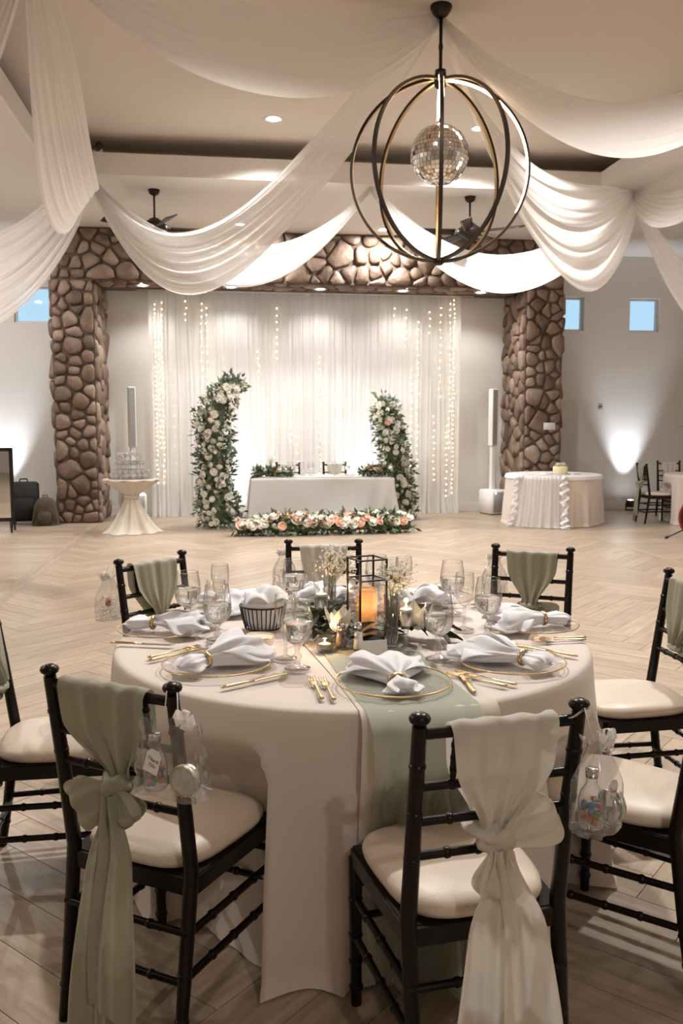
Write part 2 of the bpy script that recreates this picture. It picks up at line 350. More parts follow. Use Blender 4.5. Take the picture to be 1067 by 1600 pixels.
def lamp(name, kind, loc, power, color, parent=None, size=0.2, rot=(0, 0, 0), spot=None, blend=0.5):
    d = bpy.data.lights.new(name, kind); d.energy = power; d.color = color
    if kind == 'AREA': d.shape = 'DISK'; d.size = size
    elif kind == 'SPOT': d.spot_size = spot; d.spot_blend = blend; d.shadow_soft_size = size
    else: d.shadow_soft_size = size
    o = bpy.data.objects.new(name, d); COL.objects.link(o); o.location = loc; o.rotation_euler = rot
    if parent: o.parent = parent
    return o

def sstep(t): t = max(0, min(1, t)); return t*t*(3-2*t)
def lerp(a, b, t): return a+(b-a)*t
def clip_poly(pts, nx, ny, d):            # keep nx*x+ny*y <= d
    out = []
    for i in range(len(pts)):
        a, b = pts[i], pts[(i+1) % len(pts)]
        da, db = nx*a[0]+ny*a[1]-d, nx*b[0]+ny*b[1]-d
        if da <= 0: out.append(a)
        if (da < 0 < db) or (db < 0 < da):
            t = da/(da-db); out.append((a[0]+(b[0]-a[0])*t, a[1]+(b[1]-a[1])*t))
    return out

# ------------------------------------------------------------------ the room
XL, XR, YB, YF = -6.4, 9.3, 14.8, -4.2          # side walls, back wall, wall behind the camera
ZS, ZT = 4.47, 4.93                             # soffit and tray ceiling heights
TX0, TX1, TY0, TY1 = -2.0, 4.82, 3.9, 10.9      # tray opening
wins = [(-3.37, -2.81), (5.73, 6.29), (7.14, 7.70)]; WZ0, WZ1 = 3.17, 3.75
mb = MB(); xs = [XL-0.2] + [x for w in wins for x in w] + [XR+0.2]
for i in range(0, len(xs), 2): mb.box(((xs[i]+xs[i+1])/2, YB+0.1, ZS/2+0.3), (xs[i+1]-xs[i], 0.2, ZS+0.6))
for a, b in wins:
    mb.box(((a+b)/2, YB+0.1, WZ0/2), (b-a, 0.2, WZ0)); mb.box(((a+b)/2, YB+0.1, (WZ1+ZS+0.6)/2), (b-a, 0.2, ZS+0.6-WZ1))
struct('wall_back', mb, 'wall')
struct('wall_left', MB().box((XL-0.1, (YB+YF)/2, 2.5), (0.2, YB-YF, 5.1)), 'wall')
struct('wall_right', MB().box((XR+0.1, (YB+YF)/2, 2.5), (0.2, YB-YF, 5.1)), 'wall')
struct('wall_front', MB().box(((XL+XR)/2, YF-0.1, 2.5), (XR-XL+0.4, 0.2, 5.1)), 'wall')
mb = MB()
mb.box(((XL+TX0)/2, (YB+YF)/2, ZS+0.06), (TX0-XL, YB-YF, 0.12)); mb.box(((XR+TX1)/2, (YB+YF)/2, ZS+0.06), (XR-TX1, YB-YF, 0.12))
mb.box(((TX0+TX1)/2, (YF+TY0)/2, ZS+0.06), (TX1-TX0, TY0-YF, 0.12)); mb.box(((TX0+TX1)/2, (YB+TY1)/2, ZS+0.06), (TX1-TX0, YB-TY1, 0.12))
ceil = struct('ceiling', mb, 'soffit')
COVE = 0.60                                     # depth of the cove behind the lip
def frame_boxes(z0, z1, t, g):
    m = MB(); zc, h = (z0+z1)/2, z1-z0; lx, ly = TX1-TX0+2*g, TY1-TY0+2*g
    m.box(((TX0+TX1)/2, TY0-g-t/2, zc), (lx+2*t, t, h)); m.box(((TX0+TX1)/2, TY1+g+t/2, zc), (lx+2*t, t, h))
    m.box((TX0-g-t/2, (TY0+TY1)/2, zc), (t, ly, h)); m.box((TX1+g+t/2, (TY0+TY1)/2, zc), (t, ly, h)); return m
def inner_boxes(z0, z1, t):
    m = MB(); zc, h = (z0+z1)/2, z1-z0; lx, ly = TX1-TX0, TY1-TY0
    m.box(((TX0+TX1)/2, TY0+t/2, zc), (lx, t, h)); m.box(((TX0+TX1)/2, TY1-t/2, zc), (lx, t, h))
    m.box((TX0+t/2, (TY0+TY1)/2, zc), (t, ly-2*t, h)); m.box((TX1-t/2, (TY0+TY1)/2, zc), (t, ly-2*t, h)); return m
struct('trim_1', inner_boxes(ZS-0.004, 4.72, 0.03), 'trim')
struct('trim_2', frame_boxes(ZS+0.12, ZT, 0.06, COVE), 'tray')
obj('tray_panel', MB().box(((TX0+TX1)/2, (TY0+TY1)/2, ZT+0.06), (TX1-TX0+2*COVE+0.12, TY1-TY0+2*COVE+0.12, 0.12)), 'tray', ceil, False, label='taupe recessed tray ceiling panel')
for i, (a, b) in enumerate(((XL, -2.65), (-1.93, 4.80), (5.5, XR))):
    m_ = MB().box(((a+b)/2, YB-0.009, 0.07), (b-a, 0.018, 0.14)).box(((a+b)/2, YB-0.006, 0.146), (b-a, 0.012, 0.012))
    struct('baseboard_back' if i == 0 else 'baseboard_back.%03d' % i, m_, 'trim')
struct('baseboard_left', MB().box((XL+0.009, 5.3, 0.07), (0.018, 18.9, 0.14)), 'trim')
struct('baseboard_right', MB().box((XR-0.009, 5.3, 0.07), (0.018, 18.9, 0.14)), 'trim')
for i, (a, b) in enumerate(wins):
    fr = MB(); t = 0.03; y = YB+0.12
    fr.box(((a+b)/2, y, WZ0+t/2), (b-a, 0.06, t)).box(((a+b)/2, y, WZ1-t/2), (b-a, 0.06, t))
    fr.box((a+t/2, y, (WZ0+WZ1)/2), (t, 0.06, WZ1-WZ0-2*t)).box((b-t/2, y, (WZ0+WZ1)/2), (t, 0.06, WZ1-WZ0-2*t))
    w = struct('window_%d' % (i+1), fr, 'trim')
    obj('pane', MB().box(((a+b)/2, y, (WZ0+WZ1)/2), (b-a-2*t, 0.006, WZ1-WZ0-2*t)), 'pane', w, False)

# ---- floor: joints below, planks on top (herringbone dance floor, straight boards outside its border)
floor = struct('floor', MB().box(((XL+XR)/2, (YB+YF)/2, -0.06), (XR-XL+0.4, YB-YF+0.4, 0.10)), 'underfloor')
def set_uv(me, fn):
    uvl = me.uv_layers.new(name='UVMap')
    for L in me.loops: uvl.data[L.index].uv = fn(L.vertex_index)
planks = []       # (polygon, origin, angle, L, W, whole)
def clip_rect(p, r):
    for nx, ny, d in ((-1, 0, -r[0]), (1, 0, r[1]), (0, -1, -r[2]), (0, 1, r[3])):
        p = clip_poly(p, nx, ny, d)
        if len(p) < 3: return []
    return p
def add_plank(ox, oy, ang, L, W, rect):
    g = 0.0014; c, s = math.cos(ang), math.sin(ang)
    q = [(g, g), (L-g, g), (L-g, W-g), (g, W-g)]
    p = [(ox+c*x-s*y, oy+s*x+c*y) for x, y in q]; r = clip_rect(p, rect)
    if len(r) >= 3: planks.append((r, (ox, oy), ang, L, W, len(r) == 4 and all(abs(a[0]-b[0])+abs(a[1]-b[1]) < 1e-6 for a, b in zip(p, r))))
HB = (-1.88, 4.82, YF, YB); W_, N_ = 0.17, 6; L_ = W_*N_; a45 = PI/4
for i in range(-110, 111):
    for j in range(-16, 17):
        bx, by = (i + j*N_)*W_, (i - j*N_)*W_
        for (px, py, hv) in ((bx, by, 0), (bx+N_*W_, by+(1-N_)*W_, 1)):
            X = 1.4 + (px-py)*math.cos(a45); Y = 5.0 + (px+py)*math.sin(a45)
            if not (-4 < X < 7 and YF-2 < Y < YB+2): continue
            if hv == 0: add_plank(X, Y, a45, L_, W_, HB)
            else:
                # vertical board: rotate a further 90 degrees about its lower right corner
                ox, oy = px+W_, py; X = 1.4+(ox-oy)*math.cos(a45); Y = 5.0+(ox+oy)*math.sin(a45)
                add_plank(X, Y, a45+PI/2, L_, W_, HB)
for x0 in (-2.04, -1.96, 4.82, 4.90):
    y = YF - 0.3 + (0.7 if x0 in (-1.96, 4.90) else 0)
    while y < YB: add_plank(x0+0.08, y, PI/2, 1.4, 0.08, (-9, 12, YF, YB)); y += 1.4
for rect in ((XL, -2.04, YF, YB), (4.98, XR, YF, YB)):
    k = 0; y = YF
    while y < YB:
        x = rect[0] - random.random()*1.2
        while x < rect[1]: add_plank(x, y, 0, 1.25, 0.19, rect); x += 1.25
        y += 0.19
def plank_size(P):
    c = [sum(p[k] for p in P[0])/len(P[0]) for k in (0, 1)]; q = project((c[0], c[1], 0))
    if not q or not (-60 < q[0] < 1127 and 780 < q[1] < 1700): return 1e9
    return q[2]
order = sorted(planks, key=lambda P: (plank_size(P), not P[5]))
PM = {}
stuff = MB(); stuff_uv = []
nobj = 0
for P in order:
    poly, (ox, oy), ang, L, W, whole = P
    if whole and nobj < 295 and plank_size(P) < 1e8:
        if (L, W) not in PM:
            me = MB().box((L/2, W/2, -0.005), (L-0.0028, W-0.0028, 0.01)).mesh('plank', False, 'wood')
            set_uv(me, lambda i, me=me: (me.vertices[i].co.x, me.vertices[i].co.y)); PM[(L, W)] = me
        o = link('floor_plank', PM[(L, W)], floor, (ox, oy, 0), (0, 0, ang)); nobj += 1
    else:
        n0 = len(stuff.v); stuff.poly_prism(poly, -0.01, 0.0); c, s = math.cos(-ang), math.sin(-ang)
        for v in stuff.v[n0:]:
            dx, dy = v[0]-ox, v[1]-oy; stuff_uv.append((c*dx-s*dy, s*dx+c*dy))
me = stuff.mesh('floor_boards', False, 'wood'); set_uv(me, lambda i: stuff_uv[i])
o = link('floor_boards', me, floor); o['kind'] = 'stuff'

# ---- stone pillars and beam: every stone is a piece of its own, proud of dark joints
def voronoi_rect(w, h, n, rng, rmin, rmax):
    pts = []; tries = 0
    while len(pts) < n and tries < 6000:
        tries += 1; r = lerp(rmin, rmax, rng.random()**1.6); p = (rng.random()*w, rng.random()*h)
        if all((p[0]-q[0])**2+(p[1]-q[1])**2 > ((r+q[2])/2)**2 for q in pts): pts.append((*p, r))
    cells = []
    for i, p in enumerate(pts):
        poly = [(0, 0), (w, 0), (w, h), (0, h)]
        for j, q in enumerate(pts):
            if i == j: continue
            dx, dy = q[0]-p[0], q[1]-p[1]; dd = math.hypot(dx, dy)
            if dd > 1.2: continue
            k = dd/2 + (p[2]-q[2])*0.25; nx, ny = dx/dd, dy/dd
            poly = clip_poly(poly, nx, ny, nx*p[0]+ny*p[1]+k)
            if len(poly) < 3: break
        if len(poly) >= 3: cells.append(poly)
    return cells
def stone_mesh(poly, to3, nrm, rng, depth, gap=0.017):
    cx = sum(p[0] for p in poly)/len(poly); cy = sum(p[1] for p in poly)/len(poly)
    pts = []
    for p in poly:
        d = math.hypot(p[0]-cx, p[1]-cy)
        if d < 0.02: continue
        k = max(0.3, (d-gap*1.15)/d); pts.append((cx+(p[0]-cx)*k, cy+(p[1]-cy)*k))
    if len(pts) < 3: return None
    q = []
    for i in range(len(pts)):              # round the corners
        a, b = pts[i], pts[(i+1) % len(pts)]
        if math.hypot(a[0]-b[0], a[1]-b[1]) < 0.025: q.append(((a[0]+b[0])/2, (a[1]+b[1])/2)); continue
        q += [(lerp(a[0], b[0], .22), lerp(a[1], b[1], .22)), (lerp(a[0], b[0], .78), lerp(a[1], b[1], .78))]
    if len(q) < 4: return None
    A = abs(sum(q[i][0]*q[(i+1) % len(q)][1]-q[(i+1) % len(q)][0]*q[i][1] for i in range(len(q))))/2
    h = depth*rng.uniform(0.7, 1.15)*min(1, 0.45+A*14); n = len(q); vs = []; tx, ty = rng.uniform(-.25, .25), rng.uniform(-.25, .25)
    for sc, dz in ((1.0, -0.02), (0.99, h*0.55), (0.82, h*0.95)):
        for p in q:
            x, y = cx+(p[0]-cx)*sc, cy+(p[1]-cy)*sc
            z = dz + (tx*(x-cx)+ty*(y-cy) if sc < 1 else 0)*min(1, h*12) + (rng.uniform(-.006, .006) if sc < 1 else 0)
            vs.append(to3(x, y) + nrm*z)
    vs.append(to3(cx, cy)+nrm*(h*1.05))
    fs = [(r*n+i, r*n+(i+1) % n, (r+1)*n+(i+1) % n, (r+1)*n+i) for r in range(2) for i in range(n)]
    fs += [(2*n+i, 2*n+(i+1) % n, 3*n) for i in range(n)]
    return MB().add(vs, fs)
def stone_face(parent, origin, u, v, w, h, n, seed, rmin=0.11, rmax=0.30, depth=0.06):
    rng = random.Random(seed); u, v, origin = Vector(u), Vector(v), Vector(origin); nrm = u.cross(v)
    for poly in voronoi_rect(w, h, n, rng, rmin, rmax):
        m = stone_mesh(poly, lambda a, b: origin+u*a+v*b, nrm, rng, depth)
        if m: obj('stone', m, 'stone', parent)
PY = 13.72; BZ = 3.70; LP0, LP1, RP0, RP1 = -2.58, -1.96, 4.85, 5.47
for i, (a, b, inner) in enumerate(((LP0, LP1, 1), (RP0, RP1, -1))):
    p = struct('pillar_stone' if i == 0 else 'pillar_stone.001', MB().box(((a+b)/2, (PY+YB)/2, BZ/2), (b-a, YB-PY, BZ)), 'mortar', label='stone clad pillar behind the %s table' % ('champagne' if i == 0 else 'cake'))
    stone_face(p, (a, PY, 0), (1, 0, 0), (0, 0, 1), b-a, BZ, 62, 11+i, 0.11, 0.36)
    if inner > 0: stone_face(p, (b, PY, 0), (0, 1, 0), (0, 0, 1), YB-PY, BZ, 60, 21, 0.12, 0.32)
    else: stone_face(p, (a, YB, 0), (0, -1, 0), (0, 0, 1), YB-PY, BZ, 60, 22, 0.12, 0.32)
    if inner > 0: stone_face(p, (a, YB, 0), (0, -1, 0), (0, 0, 1), YB-PY, BZ, 34, 23, 0.2, 0.36)
    else: stone_face(p, (b, PY, 0), (0, 1, 0), (0, 0, 1), YB-PY, BZ, 34, 24, 0.2, 0.36)
beam = struct('beam_stone', MB().box(((LP0+RP1)/2, (PY+YB)/2, (BZ+ZS)/2), (RP1-LP0, YB-PY, ZS-BZ)), 'mortar', label='stone clad beam spanning the two pillars')
stone_face(beam, (LP0, PY, BZ), (1, 0, 0), (0, 0, 1), RP1-LP0, ZS-BZ, 110, 31, 0.13, 0.40)
stone_face(beam, (LP1, YB-0.5, BZ), (1, 0, 0), (0, -1, 0), RP0-LP1, YB-0.5-PY, 90, 32, 0.14, 0.30, 0.035)

# ------------------------------------------------------------------ lamps of the room
def can_light(x, y, z, power, color, label, size=0.16, spot=None, group=None, off=False):
    e_ = '_offscreen' if off else ''
    t = thing('recessed_light'+e_, label, 'ceiling light', (x, y, z), 0, group)
    obj('trim_ring', MB().lathe([(0.072, 0.012), (0.072, -0.004), (0.10, -0.010), (0.112, -0.004), (0.112, 0.0)], 24, cap0=False, cap1=False), 'white_plastic', t)
    obj('lens'+e_, MB().lathe([(0.071, 0.003), (0.05, -0.008), (0.0001, -0.012)], 20, cap0=False), 'lamp', t)
    if spot: lamp('recessed_lamp'+e_, 'SPOT', (0, 0, -0.03), power, color, t, 0.07, spot=spot, blend=0.6)
    else: lamp('recessed_lamp'+e_, 'AREA', (0, 0, -0.03), power, color, t, size)
    return t
for i, (x, y) in enumerate([(0.58, 10.10), (2.96, 10.10), (0.58, 5.0), (2.96, 5.0)]):
    can_light(x, y, ZT, W_TRAY, C_NEUT, 'round recessed light glowing in the taupe tray ceiling', group='recessed lights of the tray', spot=2.45, off=i > 1)
for i, (x, y) in enumerate([(0.25, 13.25), (2.42, 13.3), (-3.6, 12.2)]):
    can_light(x, y, ZS, W_SOFFIT, C_NEUT, 'round recessed light in the pale ceiling before the stone beam', group='recessed lights of the back ceiling', off=x < -3)
for i, (px, py) in enumerate([(222, 444), (360, 442), (500, 442), (630, 446), (752, 452)]):
    x = at_y(px, py, 13.95).x
    can_light(x, 13.98, BZ-0.03, W_BEAM, C_NEUT, 'round spotlight set in the underside of the stone beam', group='beam spotlights', spot=2.3)
for x, y in [(-4.4, 8.0), (-4.4, 3.5), (7.2, 8.0), (7.2, 3.5), (1.4, -2.6)]:
    can_light(x, y, ZS, W_HALL, C_WARM, 'round recessed light in the hall ceiling beside the tray', group='hall recessed lights', off=True)
def uplight(x, y, label, power, tilt=-0.16, rz=0, col=C_COOL, spot=0.95):
    t = thing('uplight', label, 'uplight', (x, y, 0), rz)
    obj('body', MB().lathe([(0.07, 0.06), (0.075, 0.07), (0.075, 0.17), (0.065, 0.19), (0.06, 0.185)], 20), 'black', t)
    obj('lens', MB().lathe([(0.058, 0.186), (0.03, 0.190), (0.0001, 0.191)], 16, cap0=False), 'uplens', t)
    obj('bracket', MB().box((0, 0, 0.01), (0.16, 0.05, 0.02)).box((-0.082, 0, 0.07), (0.006, 0.04, 0.14)).box((0.082, 0, 0.07), (0.006, 0.04, 0.14)), 'black', t, False)
    lamp('uplight_lamp', 'SPOT', (0, 0, 0.20), power, col, t, 0.05, rot=(PI+tilt, 0, 0), spot=spot, blend=0.9)
    return t
uplight(7.12, 14.50, 'black uplight on the floor washing the wall behind the guest table', W_UP)
uplight(-3.55, 14.50, 'black uplight on the floor behind the black suitcase', W_UP)
for i, x in enumerate((0.22, 2.28)):
    uplight(x, 14.62, 'black uplight on the floor behind the backdrop curtain', W_UP*0.55, 0.0, spot=1.4)['group'] = 'uplights behind the curtain'

# ------------------------------------------------------------------ ceiling: draped swags, chandelier, mirror ball, fans
O_ = Vector((1.80, 7.35, 4.86))
P1, P2, P4, P5 = Vector((-1.30, 6.55, 4.86)), Vector((-1.56, 10.93, 4.44)), Vector((5.21, 10.80, 4.44)), Vector((1.83, 11.0, 4.44))
P6 = Vector((4.75, 6.3, 4.9))
def swag(A, B, sag, wm, label, tilt=55, w0=0.10, skew=0.0, nf=6.5, seed=0, flip=1, wpow=0.75, tw=0.0, wq=1.0):
    rng = random.Random(seed); A, B = Vector(A), Vector(B); n = Vector((B.y-A.y, A.x-B.x, 0)).normalized()*flip
    ph = [rng.uniform(0, 6.28) for _ in range(6)]; mid = (A+B)/2
    def fn(v, s):
        e = math.sin(PI*s**wq)**wpow if 0 < s < 1 else 0
        Wd = lerp(w0, wm, e); T = math.radians(tilt + tw*(s-.5))
        para = 4*s*(1-s)*(1+skew*(s-.5)*2)
        p = A.lerp(B, s) + Vector((0, 0, -sag*para))
        c = v-.5
        p = p + n*(Wd*c*math.cos(T)) + Vector((0, 0, -Wd*c*math.sin(T)))
        amp = min(Wd, 1.0)*0.030*(0.5+0.5*math.sin(3*s+ph[5]))+0.012*(1-e)
        f = math.sin(2*PI*nf*v + ph[0] + 1.6*math.sin(2.2*s+ph[1])) + 0.55*math.sin(2*PI*nf*1.9*v + ph[2] + 2.0*s) + 0.3*math.sin(2*PI*nf*3.3*v + ph[3] - 2.4*s)
        q = n*math.sin(T)+Vector((0, 0, math.cos(T)))
        edge = 0.02*math.sin(9*s+ph[4])*(abs(c)*2)**4
        return p + q*(amp*f+edge)
    o = obj('ceiling_swag', MB().grid(fn, 64, 72), 'swag', solid=0)
    return tag(o, label, 'ceiling drape', 'white ceiling swags')
swag(P1, O_, 0.50, 0.95, 'white voile swag hanging across the tray ceiling before the recessed light', 62, seed=1, skew=0.1)
swag(O_, P2, 1.28, 1.25, 'white voile swag from above the chandelier to the corner by the ceiling fan', 62, seed=2, skew=0.40, flip=-1, wpow=1.1, wq=.58)
swag(P2, P5, 1.0, 0.6, 'white voile swag along the back ceiling beside the fan rod', 62, seed=3, wpow=1.3)
swag(P5, P4, 1.0, 0.6, 'white voile swag along the back ceiling behind the orb chandelier', 62, seed=4)
swag(O_, P4, 1.02, 1.5, 'white voile swag falling from the chandelier to the corner above the cake table', 68, seed=5, skew=-0.12, wpow=.7, nf=3.4)
swag(O_, P6, 1.0, 0.6, 'white voile swag stretched over the tray corner beyond the chandelier', 62, seed=6)
swag(P1, P2, 0.85, 0.75, 'white voile swag running along the tray edge to the fan corner', 55, seed=7, skew=0.3, flip=-1)
swag(P2, (-5.9, 10.3, 4.42), 1.30, 1.15, 'white voile swag over the small window beside the stone pillar', 66, seed=8, skew=-.55, wpow=.42, w0=.3)
swag(P1, (-6.1, 8.3, 4.42), 1.5, 1.2, 'white voile swag running from the tray ceiling to the wall opposite the drum', 62, seed=9, skew=-.5)
swag(P4, P6, 0.75, 0.7, 'white voile swag running along the tray edge towards the hall lights', 50, seed=10)
swag(P4, (9.0, 10.3, 4.42), 1.42, 1.1, 'white voile swag over the two small windows by the guest table', 66, seed=11, skew=-.55, wpow=.42, w0=.3)

# orb chandelier
ORB = Vector((1.80, 7.30, 3.62)); OR = 0.75
ch = thing('orb_chandelier', 'dark bronze orb chandelier of crossed rings with warm light strips', 'chandelier', ORB)
def ring_band(R, az, w, t, f0=0.0, f1=1.0):
    ca, sa = math.cos(az), math.sin(az); m = MB(); N = 72; vs = []; full = f1-f0 > .99
    for i in range(N):
        a = 2*PI*i/N if full else PI*lerp(f0, f1, i/(N-1))
        for (dr, dw) in ((0, -w/2), (0, w/2), (-t, w/2), (-t, -w/2)):
            r = R+dr; x = r*math.sin(a); vs.append((x*ca - dw*sa, x*sa + dw*ca, r*math.cos(a)))
    m.add(vs, [(i*4+k, i*4+(k+1) % 4, ((i+1) % N)*4+(k+1) % 4, ((i+1) % N)*4+k) for i in range(N if full else N-1) for k in range(4)]); return m
for k, az in enumerate((0.13, 0.13+PI/4, 0.13+PI/2, 0.13+3*PI/4)):
    az -= YAW + 0.22; rr = OR - 0.004*k
    r_ = obj('ring', ring_band(rr, az, 0.032, 0.022), 'bronze', ch, sharp=30)
    obj('lining', ring_band(rr-0.0225, az, 0.022, 0.003), 'gold', r_, False, label='gold inner face of the ring')
    if k in (0, 2): obj('light_strip', ring_band(rr-0.0205, az, 0.036, 0.010, *((-0.02, 0.66) if k == 0 else (-0.32, 0.32))), 'led', r_, False, label='warm glowing strip on the inner side of the ring')
obj('hub', MB().lathe([(0.001, 0.09), (0.045, 0.085), (0.05, 0.03), (0.05, -0.04), (0.03, -0.06), (0.001, -0.065)], 20, (0, 0, OR-0.03)), 'bronze', ch)
obj('bottom_cap', MB().lathe([(0.001, 0.03), (0.045, 0.025), (0.05, -0.01), (0.03, -0.03), (0.001, -0.032)], 20, (0, 0, -OR+0.01)), 'bronze', ch)
obj('stem', MB().tube([(0, 0, OR), (0, 0, ZT-ORB.z-0.04)], 0.014, 10).tube([(0, 0, OR+0.22), (0, 0, OR+0.26)], 0.018, 10), 'bronze', ch)
obj('canopy', MB().lathe([(0.03, -0.09), (0.06, -0.07), (0.09, -0.02), (0.09, 0.0)], 24, (0, 0, ZT-ORB.z)), 'bronze', ch)
mbll = thing('mirror_ball', 'silver mirror ball hanging inside the orb chandelier', 'mirror ball', (ORB.x, ORB.y, ORB.z+0.13))
m = MB(); nr = 22; rb = 0.245
for j in range(nr):
    p0, p1 = -PI/2+PI*j/nr, -PI/2+PI*(j+1)/nr; nn = max(4, int(44*math.cos((p0+p1)/2)))
    for k in range(nn):
        a0, a1 = 2*PI*(k+.06)/nn, 2*PI*(k+.94)/nn; q0, q1 = lerp(p0, p1, .06), lerp(p0, p1, .94)
        ctr = Vector((math.cos((a0+a1)/2)*math.cos((q0+q1)/2), math.sin((a0+a1)/2)*math.cos((q0+q1)/2), math.sin((q0+q1)/2)))
        jit = Vector((random.uniform(-1, 1), random.uniform(-1, 1), random.uniform(-1, 1)))*0.05
        vs = []
        for a, q in ((a0, q0), (a1, q0), (a1, q1), (a0, q1)):
            d = Vector((math.cos(a)*math.cos(q), math.sin(a)*math.cos(q), math.sin(q))); vs.append(d*rb*(1+0.3*jit.dot(d-ctr)))
        m.add(vs, [(0, 1, 2, 3)])
o = obj('mirror_tiles', m, 'mirror', mbll, False); o['kind'] = 'stuff'
obj('core', MB().sphere((0, 0, 0), rb*0.985, 24, 16), 'steel', mbll)
obj('hanger', MB().lathe([(0.03, 0), (0.03, 0.03), (0.012, 0.04), (0.006, 0.06)], 12, (0, 0, rb-0.01)).tube([(0, 0, rb+.03), (0, 0, OR-0.2)], 0.004, 6), 'steel', mbll)

# ceiling fans
def fan(loc, rz, label, drop):
    t = thing('ceiling_fan', label, 'ceiling fan', loc, rz, None)
    obj('rod', MB().tube([(0, 0, 0.0), (0, 0, drop)], 0.013, 10), 'bronze', t)
    obj('canopy', MB().lathe([(0.03, -0.07), (0.06, -0.05), (0.075, 0.0)], 20, (0, 0, drop)), 'bronze', t)
    obj('motor', MB().lathe([(0.001, -0.20), (0.05, -0.19), (0.10, -0.15), (0.15, -0.12), (0.155, -0.06), (0.10, -0.02), (0.05, 0.02), (0.02, 0.03)], 24), 'bronze', t)
    def bl(u, v):
        x = lerp(0.20, 0.74, u); w = lerp(0.055, 0.075, u)*(1 if u < .93 else .85); return (x, (v-.5)*2*w, -0.10+(v-.5)*0.05)
    proto = obj('blade', MB().grid(bl, 8, 5), 'bronze', t, solid=0.01)
    arm = obj('blade_arm', MB().box((0.17, 0, -0.105), (0.14, 0.03, 0.008)), 'bronze', proto, False)
    for k in range(1, 5):
        o = proto.copy(); COL.objects.link(o); o.rotation_euler = (0, 0, 2*PI*k/5); o.parent = t
        a2 = arm.copy(); COL.objects.link(a2); a2.parent = o
    return t
fan((-0.86, 11.5, 4.10), 0.05, 'bronze ceiling fan hanging beside the draped ceiling corner', 0.37)
fan((3.20, 11.3, 4.12), 0.6, 'bronze ceiling fan hanging behind the orb chandelier', 0.35)
cm = thing('security_camera', 'small security camera in the corner of the tray ceiling', 'camera', (TX0+0.55, TY1-0.19, 4.74))
obj('bracket', MB().box((0, 0.10, 0.0), (0.05, 0.10, 0.05)).box((0, 0.15, 0), (0.10, 0.02, 0.12)), 'white_plastic', cm, False)
obj('camera_body', MB().tube([(0, 0.07, 0), (0.05, -0.09, -0.02)], 0.045, 14), 'bronze', cm)

# ------------------------------------------------------------------ backdrop: sheer curtain panels, fairy light strings
CY = 14.50
def curtain(x0, x1, seed, label):
    rng = random.Random(seed); ph = [rng.uniform(0, 6.28) for _ in range(5)]; L = x1-x0; k = L*11
    def fn(u, v):
        z = lerp(BZ-0.03, 0.004, v); a = u*k*2*PI
        amp = lerp(0.010, 0.022, v); flare = 0.10*sstep((v-.93)/.07)
        y = CY + amp*(math.sin(a+ph[0]) + .5*math.sin(a*.37+ph[1]+v*1.5) + .35*math.sin(a*1.7+ph[2])) - flare*(0.6+0.4*math.sin(a*.5+ph[3]))
        x = lerp(x0, x1, u) + min(1, 8*u, 8*(1-u))*(0.02*math.sin(a*.5+ph[4]) + 0.04*v*math.sin(u*9+ph[3]))
        return (x, y, z)
    return tag(obj('sheer_curtain', MB().grid(fn, int(L*190), 18), 'sheer'), label, 'curtain', 'sheer curtain panels of the backdrop')
xs = [-1.22, -0.32, 0.58, 1.46, 2.34, 3.18, 3.98]
for i in range(6): curtain(xs[i]+0.004, xs[i+1]-0.004, 40+i, 'white sheer curtain panel hanging below the stone beam')
tag(obj('curtain_rod', MB().tube([(-1.4, CY, BZ-0.02), (4.2, CY, BZ-0.02)], 0.014, 8), 'white_plastic'), 'white rod carrying the sheer backdrop curtain', 'curtain rod')
def light_string(x, z0, z1, step, r, label, seed, zig=0.012):
    rng = random.Random(seed); y = CY + 0.10 if r < 0.009 else CY - 0.06
    t = thing('light_string', label, 'fairy lights', (x, y, z0), 0, 'fairy light strings of the backdrop')
    obj('wire', MB().tube([(0, 0, BZ-0.05-z0), (0.004, 0, (z1-z0)*.5), (0, 0, 0)], 0.002, 4), 'white_plastic', t)
    m = MB(); z = z0
    while z < z1: m.sphere((rng.uniform(-zig, zig), rng.uniform(-.01, .01), z-z0), r, 6, 4); z += step*rng.uniform(.85, 1.15)
    o = obj('bulbs', m, 'fairy', t); o['kind'] = 'stuff'
for i, (px, ya, yb, step, r) in enumerate([(243, 470, 755, 0.075, 0.0095), (254, 470, 755, 0.095, 0.0095), (249, 520, 700, 0.09, 0.0095), (271, 590, 740, 0.16, 0.008), (292, 468, 500, 0.10, 0.011), (316, 470, 590, 0.12, 0.011),
        (324, 470, 600, 0.12, 0.011), (348, 520, 560, 0.13, 0.008), (404, 540, 590, 0.11, 0.011), (406, 620, 735, 0.12, 0.010), (433, 475, 560, 0.11, 0.011), (427, 700, 745, 0.10, 0.010), (454, 640, 690, 0.11, 0.011),
        (465, 665, 735, 0.14, 0.010), (500, 550, 740, 0.11, 0.010), (503, 480, 520, 0.14, 0.008), (598, 475, 530, 0.15, 0.008), (616, 475, 505, 0.11, 0.011), (634, 480, 540, 0.12, 0.010), (643, 570, 750, 0.11, 0.010), (653, 500, 740, 0.11, 0.011),
        (671, 480, 520, 0.11, 0.011), (679, 650, 750, 0.11, 0.010), (688, 480, 620, 0.12, 0.010), (703, 468, 700, 0.10, 0.0095), (709, 465, 770, 0.075, 0.0095), (699, 660, 775, 0.10, 0.0095)]):
    x = at_y(px, 600, CY-.09).x; za = at_y(px, yb, CY-.09).z; zb = at_y(px, ya, CY-.09).z
    light_string(x, za, zb, step, r, 'string of warm fairy lights hanging on the sheer backdrop curtain', i)

